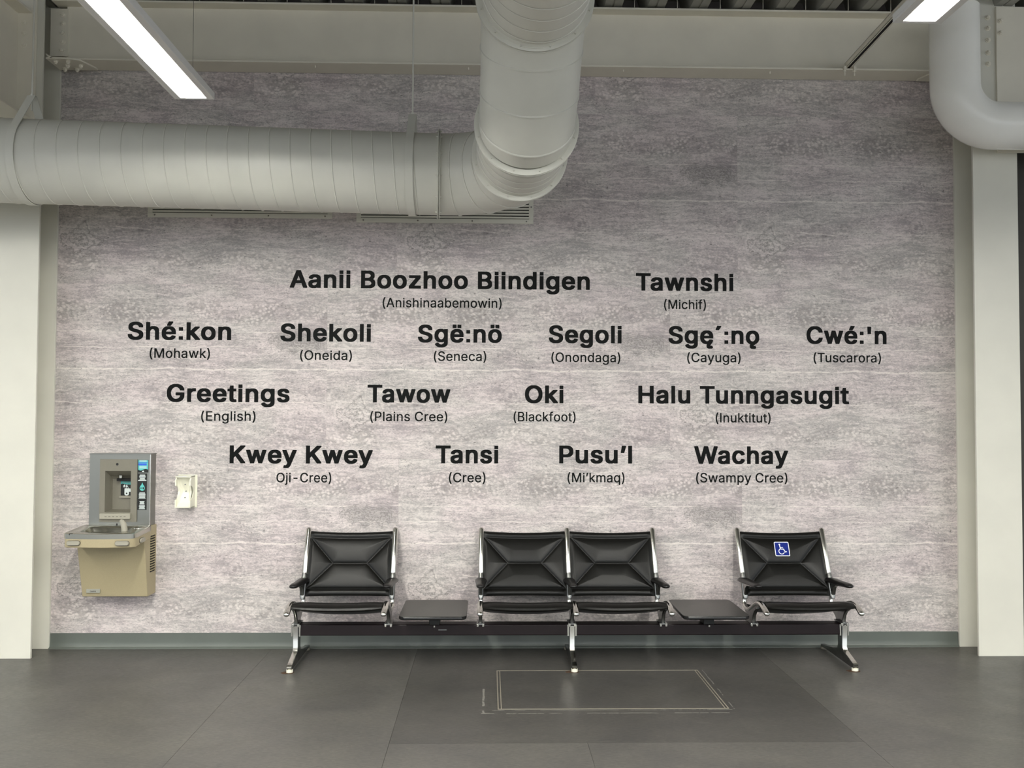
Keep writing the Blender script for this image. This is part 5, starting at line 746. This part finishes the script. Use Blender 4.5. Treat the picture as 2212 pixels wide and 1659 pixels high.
# taupe bezel with recess
bx0, bx1, bz0, bz1 = -2.742, -2.486, .897, 1.330; yb = yf-.010
m = MB(); m.box(bx0, RX0, yb, yf, bz0, bz1).box(RX1, bx1, yb, yf, bz0, bz1).box(RX0, RX1, yb, yf, bz0, RZ0).box(RX0, RX1, yb, yf, RZ1, bz1)
m.build('bezel', TAUPE, ft, smooth=0)
m = MB(); o = .012  # recess liner
A_ = [(RX0, yb, RZ0), (RX1, yb, RZ0), (RX1, yb, RZ1), (RX0, yb, RZ1)]
B_ = [(RX0+o, -.045, RZ0+.012), (RX1-.002, -.045, RZ0+.012), (RX1-.002, -.045, RZ1-.045), (RX0+o, -.045, RZ1-.045)]
C_ = [(RX0+o+.004, -.030, RZ0+.012), (RX1-.004, -.030, RZ0+.012), (RX1-.004, -.030, RZ1-.06), (RX0+o+.004, -.030, RZ1-.06)]
m.loft([A_, B_, C_], True, False); m.add(C_, [(0, 1, 2, 3)]); m.build('recess', TAUPE, ft, smooth=0)
MB().cyl((-2.611, -.085, RZ1-.034), (-2.611, -.085, RZ1-.052), .014, 16).build('fill_nozzle', STEELP, ft)
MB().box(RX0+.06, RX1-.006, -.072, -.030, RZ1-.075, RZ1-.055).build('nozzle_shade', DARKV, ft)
MB().cyl((-2.623, yb-.0015, 1.296), (-2.623, yb, 1.296), .0088, 20).build('sensor', BLACK, ft)
m = MB().box(-2.732, -2.522, yb-.022, yb, .918, .957); m.build('drip_tray', TAUPE2, ft, bevel=.003)
for k in range(6): MB().box(-2.695+k*.026, -2.681+k*.026, yb-.0228, yb-.0215, .934, .937).build('drain_slot', BLACK, ft)
MB().cyl((-2.622, -.1135, .880), (-2.622, -.1125, .880), .006, 12).build('locknut_hole', BLACK, ft)
# labels on the right of the housing
def flat(name, parts, parent, mats):
    m = MB()
    for mi, depth, poly, y in parts:
        m.cur = mi; n = len(poly)
        m.add([(x, y-depth, z) for x, z in poly]+[(x, y, z) for x, z in poly], [list(range(n)), list(range(2*n-1, n-1, -1))]+[(i, i+n, (i+1) % n+n, (i+1) % n) for i in range(n)])
    return m.build(name, mats, parent, smooth=0)
def rect(x0, x1, z0, z1): return [(x0, z0), (x1, z0), (x1, z1), (x0, z1)]
sx0, sx1 = -2.484, -2.412
pr = [(0, .001, rect(sx0, sx1, 1.238, 1.326), yf)]
wav = [(sx0+.002, 1.258)]+[(sx0+.002+(sx1-sx0-.004)*k/10, 1.258-.006*math.sin(PI*2*k/10)) for k in range(1, 10)]+[(sx1-.002, 1.258), (sx1-.002, 1.324), (sx0+.002, 1.324)]
pr += [(1, .0014, wav, yf), (2, .0018, rect(sx0+.003, sx1-.012, 1.288, 1.302), yf), (2, .0018, rect(sx0+.003, sx1-.006, 1.306, 1.310), yf)]
for zz_ in (1.268, 1.274, 1.280, 1.316, 1.320): pr.append((3, .0018, rect(sx0+.010, sx1-.012, zz_, zz_+.0022), yf))
pr.append((3, .0018, [(-2.448+.008*math.cos(a), 1.246+.006*math.sin(a)) for a in [2*PI*i/5 for i in range(5)]], yf))
flat('upper_label', pr, ft, [BLACK, TEAL, BLUE, PALE])
lx0, lx1 = -2.484, -2.420
pr = [(0, .001, rect(lx0, lx1, .979, 1.232), yf)]
for (za, zb_, wd, gap) in ((1.208, 1.226, .044, .006), (1.186, 1.202, .040, .005), (1.181, 1.184, .056, .01), (1.084, 1.102, .046, .006), (1.058, 1.078, .048, .005), (1.018, 1.040, .034, .006), (.985, 1.010, .042, .006)):
    z_ = za; kk = 0
    while z_ < zb_:
        ww = wd*(1-.18*((kk*7) % 3)/2); pr.append((2, .0014, rect(-2.452-ww/2, -2.452+ww/2, z_, z_+gap*.62), yf)); z_ += gap; kk += 1
drop = [(-2.452+.0, 1.170), (-2.446, 1.154), (-2.4375, 1.142), (-2.434, 1.131), (-2.437, 1.120), (-2.444, 1.113), (-2.452, 1.111), (-2.460, 1.113), (-2.467, 1.120), (-2.470, 1.131), (-2.4665, 1.142), (-2.458, 1.154)]
pr.append((1, .0014, drop, yf))
pr += [(0, .0018, [(-2.448, 1.138), (-2.438, 1.134), (-2.440, 1.126), (-2.446, 1.120), (-2.450, 1.128)], yf), (0, .0018, [(-2.466, 1.132), (-2.459, 1.136), (-2.455, 1.130), (-2.461, 1.124)], yf)]
flat('side_label', pr, ft, [BLACK, TEAL, PALE])
# pictogram label inside the recess
px0, px1, pz0, pz1 = -2.632, -2.536, 1.072, 1.182; yi = -.0302
pr = [(0, .0012, rect(px0, px1, pz0, pz1), yi)]
pr.append((1, .0016, [(px0, 1.152)]+[(px0+(px1-px0)*k/10, 1.152+.004*math.cos(PI*k/10*1.5)) for k in range(1, 11)]+[(px1, pz1), (px0, pz1)], yi))
pr.append((2, .0016, [(-2.590+.0155*math.cos(a), 1.082+.010*math.sin(a)) for a in [PI+PI*i/8 for i in range(9)]]+[(-2.5745, 1.115), (-2.578, 1.128), (-2.586, 1.140), (-2.586, 1.147), (-2.594, 1.147), (-2.594, 1.140), (-2.602, 1.128), (-2.6055, 1.115)], yi))
pr.append((2, .0020, [(-2.598, 1.098), (-2.553, 1.098), (-2.551, 1.112), (-2.560, 1.120), (-2.572, 1.122), (-2.598, 1.112)], yi))
pr.append((2, .0018, [(-2.612, 1.128), (-2.604, 1.131), (-2.599, 1.145), (-2.606, 1.149), (-2.614, 1.140)], yi))
pr.append((0, .0020, [(-2.590+.0055*math.cos(a), 1.087+.0055*math.sin(a)) for a in [2*PI*i/12 for i in range(12)]], yi))
pr.append((0, .0019, rect(-2.600, -2.592, 1.122, 1.131), yi)); pr.append((0, .0019, rect(-2.588, -2.580, 1.122, 1.131), yi))
for z_ in (1.160, 1.170): pr.append((3, .0018, rect(px0+.012, px1-.010, z_, z_+.004), yi))
flat('pictogram', pr, ft, [BLACK, TEAL, PALE, mat('dim_teal_print', '8fb5b0', .5)])
MB().box(px0-.003, px1+.003, -.046, -.030, 1.058, 1.066).build('recess_ledge', TAUPE2, ft)
# badge
bd = MB().box(-2.801, -2.708, -.1675, -.160, .417, .443); bd.build('badge', GREYB, ft, bevel=.001)
poly_text('badge_text', 'OASIS', GB, -2.775, -2.735, .424, .0075, -.1676, BLACK, .0006, ft)
MB().box(-2.800, -2.776, -.4490, -.4450, .848, .858).build('rim_sticker', BLACK, ft)

# ------------------------------------------------------------------ white bracket on the wall
br = thing('wall_bracket', 'empty cream plastic dispenser bracket screwed to the wall right of the fountain', 'bracket', (-2.185, 0, .985))
x0, x1, z0, z1, dp = -2.228, -2.120, .992, 1.212, .110
MB().box(-2.240, -2.106, -.006, 0, .985, 1.218).build('back_plate', PLASTW, br, bevel=.002)
m = MB(); m.box(x0, x1, -dp, -.006, z0, z0+.008).box(x0, x1, -dp, -.006, z1-.008, z1); m.build('end_walls', PLASTW, br, bevel=.002)
side = [(-.006, z0), (-dp, z0)]
side += [(-dp, z0+.055)]
for k in range(1, 12):
    th = PI*k/12; zc_ = (z0+.055+z1-.065)/2; hh = (z1-.065-z0-.055)/2
    side.append((-dp+.072*math.sin(th), zc_-hh*math.cos(th)))
side += [(-dp, z1-.065), (-dp, z1-.03), (-dp+.025, z1), (-.006, z1)]
MB().prism(side, 0, x0, x0+.008).build('side_wall', PLASTW, br); MB().prism(side, 0, x1-.008, x1).build('side_wall', PLASTW, br)
# scooped inner face
G = []; nu, nv = 16, 24
for j in range(nv+1):
    row = []
    for i in range(nu+1):
        u, v = -1+2*i/nu, -1+2*j/nv
        waist = 1-.35*math.exp(-(v/.35)**2); e = max(abs(u)/waist, abs(v)*1.02)
        d = -.085+.030*max(0, 1-e**5)+.022*math.exp(-(v/.33)**2)
        row.append(Vector((x0+.006+(x1-x0-.012)*i/nu, d, z0+.006+(z1-z0-.012)*j/nv)))
    G.append(row)
m = MB().loft(G, False, False); m.build('scoop', PLASTW, br, smooth=60)
for z_ in (1.060, 1.103, 1.152): MB().cyl((-2.174, -.062 if z_ != 1.103 else -.040, z_), (-2.174, -.025, z_), .0042, 10).build('screw', ALUD, br)

# ------------------------------------------------------------------ tandem bench
X0, SP = .513, .607
FX = [X0+SP*(i-3) for i in range(7)]
bn = thing('tandem_bench', 'black leather and aluminium four seat tandem bench with two small tables', 'bench', (X0, -.41, 0))
MB().box(FX[0]+.02, FX[6]-.02, -.455, -.355, .190, .262).build('beam', BEAMB, bn, bevel=.006)
m = MB().box(-.372-0, -.318, -.4562, -.4548, .226, .2285); m.build('beam_mark', PALE, bn)
TOPY, TOPZ, BOY, BOZ = -.040, .846, -.252, .405
ud = Vector((0, BOY-TOPY, BOZ-TOPZ)); UL = ud.length; ud.normalize()
nrm = Vector((0, ud.z, -ud.y))
if nrm.y > 0: nrm = -nrm
def up_pt(x, s_, n_=0): return Vector((x, TOPY, TOPZ))+ud*s_+nrm*n_
def side_frame(x):
    t = None
    m = MB()
    # upright tube, ends round
    m.tube([up_pt(x, .012), up_pt(x, .33)], (.0188, .017), 20, (1, 0, 0), cap_round=True)
    root = m.build('side_frame', ALU, bn, smooth=50)
    # lower casting with bolt, neck, rail
    m = MB()
    m.tube([up_pt(x, .325), up_pt(x, .36), up_pt(x, .42), up_pt(x, .485), up_pt(x, .505)], [(.017, .021), (.021, .025), (.0195, .021), (.0205, .018), (.014, .012)], 18, (1, 0, 0), cap_round=False)
    # bracket up to the armrest
    m.prism([(-.198, .490), (-.232, .43), (-.272, .42), (-.290, .470), (-.33, .494), (-.47, .510), (-.47, .516), (-.19, .500)], 0, x-.012, x+.012)
    m.build('arm_casting', ALUD, root, smooth=40)
    m = MB().cyl(up_pt(x, .474, .010), up_pt(x, .474, .0195), .0075, 12); m.build('bolt', BLACK, root)
    # neck + seat rail (S curve) + nose
    m = MB()
    path = [(-.232, .44), (-.222, .39), (-.225, .360), (-.245, .340), (-.285, .331), (-.345, .338), (-.42, .367), (-.49, .400), (-.55, .422), (-.60, .431), (-.65, .428), (-.705, .412), (-.748, .394)]
    rad = [(.014, .012), (.015, .012), (.015, .013), (.015, .014), (.015, .014), (.015, .014), (.015, .015), (.017, .015), (.0185, .015), (.0195, .015), (.0198, .0145), (.0198, .0145), (.0195, .016)]
    m.tube([(x, a, b_) for a, b_ in path], rad, 18, (1, 0, 0), cap_round=True)
    m.build('seat_rail', ALU, root, smooth=60)
    m = MB()
    pol = [(-.235, .345), (-.245, .325), (-.285, .300), (-.318, .283), (-.330, .264), (-.455, .264), (-.462, .290), (-.475, .325), (-.50, .355), (-.555, .385), (-.60, .412), (-.55, .410), (-.49, .390), (-.42, .360), (-.345, .333), (-.285, .327)]
    m.prism(pol, 0, x-.006, x+.006)
    m.tube([(x, -.455, .264), (x, -.457, .29), (x, -.472, .325), (x, -.50, .356), (x, -.56, .388)], [(.015, .008), (.012, .007), (.0115, .007), (.012, .007), (.014, .007)], 12, (1, 0, 0))
    m.box(x-.026, x+.026, -.470, -.345, .2625, .272)
    m.build('pedestal', ALUD, root, smooth=40)
    for sx in (-1, 1):
        MB().box(x+sx*.018-.007, x+sx*.018+.007, -.474, -.456, .250, .270).build('beam_clip', ALU, root, bevel=.002)
    # arm pad
    prof = [(-.165, .020, .012), (-.175, .033, .017), (-.20, .040, .020), (-.25, .041, .021), (-.33, .037, .020), (-.42, .031, .019), (-.50, .030, .020), (-.545, .028, .019), (-.564, .0245, .0165), (-.577, .017, .0115), (-.583, .007, .005)]
    rings = []
    for yy, ra, rb_ in prof:
        zc_ = .506+(-.165-yy)*.062
        rings.append([Vector((x+ra*math.cos(a), yy, zc_+rb_*(math.sin(a) if math.sin(a) > 0 else .75*math.sin(a)))) for a in [2*PI*i/20 for i in range(20)]])
    m = MB().loft(rings); m.build('armrest', RUBBER, root, smooth=70)
    return root
for x in FX: side_frame(x)
def leg(x):
    m = MB()
    m.prism([(-.470, .258), (-.372, .258), (-.378, .20), (-.384, .12), (-.372, .088), (-.30, .070), (-.12, .042), (-.062, .036), (-.055, .026), (-.062, .018), (-.20, .022), (-.60, .018), (-.648, .020), (-.654, .034), (-.644, .046), (-.60, .058), (-.475, .094), (-.462, .12)], 0, x-.0165, x+.0165)
    root = m.build('leg', ALUD, bn, smooth=40, bevel=.004)
    # polished front edge
    m = MB()
    m.prism([(-.471, .252), (-.4635, .12), (-.4765, .095), (-.602, .0605), (-.646, .0475), (-.6565, .034), (-.651, .020), (-.648, .020), (-.652, .033), (-.643, .0445), (-.60, .0565), (-.474, .0915), (-.460, .12), (-.4675, .252)], 0, x-.015, x+.015)
    m.build('front_edge', ALU, root, smooth=40)
    for sx in (-1, 1): MB().box(x+sx*.0255-.0055, x+sx*.0255+.0055, -.461, -.4545, .186, .262).build('clamp_bar', ALU, root, bevel=.001)
    MB().cyl((x, -.636, .003), (x, -.636, .020), .021, 20).build('glide', PLASTW, root)
    MB().cyl((x, -.075, .003), (x, -.075, .020), .021, 20).build('glide', TAUPE, root)
    m = MB(); rs = random.Random(int(x*100))
    pl = [(x-.012+.044*math.cos(a)*rs.uniform(.75, 1.1), -.642+.028*math.sin(a)*rs.uniform(.75, 1.1)) for a in [2*PI*i/14 for i in range(14)]]
    m.prism(pl, 2, .0, .003); m.build('floor_plate', RUST, root, smooth=0)
    return root
for i in (0, 3, 6): leg(FX[i])

# back pads
def hgt(u, v, W_, H_):
    """u in -1..1 across, v in 0..1 top to bottom: seam distance gives the puff of the padding"""
    x = u*W_/2; z = v*H_; s1, s2 = .046, H_-.050
    if z < s1: d = min(z, s1-z)*1.1+0; amp = .013; wd = .016
    elif z > s2: d = min(z-s2, H_-z)*1.1; amp = .014; wd = .016
    else:
        zm = (s1+s2)/2; hx = W_*.205; ds = [z-s1, s2-z]
        ax, az = W_/2-.004, s1
        def seg(px, pz, qx, qz):
            vx, vz = qx-px, qz-pz; t = max(0, min(1, ((abs(x)-px)*vx+(z-pz)*vz)/(vx*vx+vz*vz)))
            return math.hypot(abs(x)-px-t*vx, z-pz-t*vz)
        ds += [seg(ax, s1, hx, zm), seg(ax, s2, hx, zm), seg(0, zm, hx, zm)]
        d = min(ds); de = W_/2-abs(x); return (.006*(1-math.exp(-d/.005))+.018*(1-math.exp(-d/.045)))*min(1, .25+de/.03)
    de = W_/2-abs(x)
    return amp*(1-math.exp(-d/wd))*min(1, .25+de/.03)
def pad_point(xc, u, v, W_, H_, n_=0):
    sag = .010*(1-u*u)*(1-v)**2+(-.006)*(1-u*u)*v**3
    s_ = .022+v*H_+sag
    dent = -.014*(1-u*u)*(.4+.6*math.sin(PI*min(1, max(0, v))))
    return up_pt(xc+u*W_/2, s_, dent+n_)
def back_pad(xc):
    W_, H_ = SP-.036, .462; nu, nv = 112, 96; m = MB(); G = []
    for j in range(nv+1):
        G.append([pad_point(xc, -1+2*i/nu, j/nv, W_, H_, hgt(-1+2*i/nu, j/nv, W_, H_)) for i in range(nu+1)])
    m.loft(G, False, False)
    Bk = [[pad_point(xc, -1+2*i/nu, j/nv, W_, H_, -.012) for i in range(0, nu+1)] for j in (0, nv//2, nv)]
    m.loft([r_[::-1] for r_ in Bk], False, False)
    # close the edges
    for (a, b_) in ((G[0], Bk[0]), (Bk[-1], G[-1])): m.loft([a, b_], False, False)
    for k in (0, -1):
        colF = [r_[k] for r_ in G]; colB = [pad_point(xc, -1 if k == 0 else 1, j/nv, W_, H_, -.012) for j in range(nv+1)]
        m.loft([colF, colB] if k == 0 else [colB, colF], False, False)
    o = m.build('back_pad', LEATHER, bn, smooth=0)
    o.data.polygons.foreach_set('use_smooth', [True]*len(o.data.polygons))
    o.data.set_sharp_from_angle(angle=math.radians(55)); return o
def seat_pad(xc):
    W_ = SP-.034; path = [(-.232, .350), (-.262, .338), (-.30, .334), (-.345, .340), (-.42, .370), (-.49, .403), (-.55, .426), (-.60, .438), (-.64, .441), (-.675, .437), (-.698, .428)]
    m = MB(); nu = 40; G = []; Bk = []
    for k, (yy, zz_) in enumerate(path):
        f = k/(len(path)-1); row = []; rowb = []
        for i in range(nu+1):
            u = -1+2*i/nu; sag = (.018-.007*f)*(1-u*u)**.8
            puff = .010*(1-abs(u)**6)*(1 if 0 < k < len(path)-1 else .1)
            row.append(Vector((xc+u*W_/2, yy, zz_-sag+puff))); rowb.append(Vector((xc+u*W_/2, yy+(.006 if f > .8 else 0), zz_-sag-.015-.008*(1-abs(u)**3)*f)))
        G.append(row); Bk.append(rowb)
    m.loft(G, False, False); m.loft([r_ for r_ in Bk[::-1]], False, False)
    m.loft([G[-1], [ (a+b_)/2+Vector((0, -.010, 0)) for a, b_ in zip(G[-1], Bk[-1])], Bk[-1]], False, False); m.loft([Bk[0], G[0]], False, False)
    for k in (0, -1): m.loft([[r_[k] for r_ in G], [r_[k] for r_ in Bk]], False, False)
    o = m.build('seat_pad', LEATHER, bn, smooth=60); return o
pads = []
for a in (0, 2, 3, 5):
    xc = (FX[a]+FX[a+1])/2; pads.append(back_pad(xc)); seat_pad(xc)
# wheelchair sign on the right hand back
def sign(xc, sc, parent):
    ctr = up_pt(xc, sc, 0); v0 = (sc-.022)/.462
    base = max(hgt(u, v, SP-.036, .462)-.014*(1-u*u)*(.4+.6*math.sin(PI*v)) for u in (-.35, -.2, 0, .1) for v in (v0-.1, v0, v0+.1))+.002
    m = MB(); S_ = .052
    def put(poly, mi, d):
        n = len(poly); m.cur = mi
        m.add([ctr+Vector((a*S_, 0, 0))-ud*(b_*S_)+nrm*(base+d) for a, b_ in poly]+[ctr+Vector((a*S_, 0, 0))-ud*(b_*S_)+nrm*(base+d-.0012) for a, b_ in poly],
              [list(range(n)), list(range(2*n-1, n-1, -1))]+[(i, i+n, (i+1) % n+n, (i+1) % n) for i in range(n)])
    def rrect(h_, r_):
        P = []
        for qx, qy, a0 in ((1, 1, 0), (-1, 1, PI/2), (-1, -1, PI), (1, -1, 1.5*PI)):
            for k in range(5): th = a0+PI/2*k/4; P.append((qx*(h_-r_)+r_*math.cos(th), qy*(h_-r_)+r_*math.sin(th)))
        return P
    put(rrect(1, .16), 1, 0); put(rrect(.90, .10), 0, .0005)
    def bar(x0, y0, x1, y1, w_):
        dx, dy = x1-x0, y1-y0; l = math.hypot(dx, dy); ox, oy = -dy/l*w_/2, dx/l*w_/2
        put([(x0+ox, y0+oy), (x0-ox, y0-oy), (x1-ox, y1-oy), (x1+ox, y1+oy)], 1, .001)
    put([(-.28+.115*math.cos(a), .62+.115*math.sin(a)) for a in [2*PI*i/14 for i in range(14)]], 1, .001)
    bar(-.27, .50, -.20, -.02, .13); bar(-.24, .20, .16, .20, .09); bar(-.22, -.02, .22, -.02, .12); bar(.18, .0, .42, -.46, .12); bar(.40, -.45, .60, -.36, .10)
    A0, A1, n = math.radians(118), math.radians(340), 18; cx_, cy_ = -.10, -.34
    for i in range(n):
        a, b_ = A0+(A1-A0)*i/n, A0+(A1-A0)*(i+1)/n
        put([(cx_+.42*math.cos(a), cy_+.42*math.sin(a)), (cx_+.42*math.cos(b_), cy_+.42*math.sin(b_)), (cx_+.32*math.cos(b_), cy_+.32*math.sin(b_)), (cx_+.32*math.cos(a), cy_+.32*math.sin(a))], 1, .001)
    o = m.build('wheelchair_sign', [SIGNB, SIGNW], parent, smooth=0); o['label'] = 'blue and white wheelchair symbol sticker'
sign((FX[5]+FX[6])/2-.004, .155, pads[3])
pads[3]['label'] = 'black leather back pad bearing a blue wheelchair sticker'
# tables
def bench_table(xc):
    zt_ = .366; r_ = .035; x0, x1, y0, y1 = xc-.214, xc+.214, -.690, -.160; P = []
    for qx, qy, a0 in ((x1-r_, y1-r_, 0), (x0+r_, y1-r_, PI/2), (x0+r_, y0+r_, PI), (x1-r_, y0+r_, 1.5*PI)):
        for k in range(7): th = a0+PI/2*k/6; P.append((qx+r_*math.cos(th), qy+r_*math.sin(th)))
    root = MB().prism(P, 2, zt_-.003, zt_).build('table_top', TABLE, bn)
    def sc(P, d): return [(xc+(x-xc)*(1-d/.214), -.425+(y+.425)*(1-d/.265)) for x, y in P]
    m = MB(); rings = []
    for z_, d in ((zt_-.003, 0), (zt_-.006, -.002), (zt_-.018, -.002), (zt_-.024, .004)): rings.append([(x, y, z_) for x, y in sc(P, d)])
    m.loft(rings).build('table_edge', EDGE, root)
    m = MB().box(xc-.035, xc+.035, -.47, -.34, .262, zt_-.024); m.box(xc-.012, xc+.012, -.49, -.47, .300, zt_-.024); m.build('table_bracket', BLACK, root, bevel=.003)
    MB().cyl((xc, -.478, .250), (xc, -.478, .262), .007, 10).build('bracket_bolt', ALU, root)
    MB().cyl((xc, -.492, .325), (xc, -.489, .325), .005, 10).build('bracket_bolt', ALU, root)
bench_table((FX[1]+FX[2])/2); bench_table((FX[4]+FX[5])/2)

for o in bpy.data.objects:
    if '_o' in o: del o['_o']
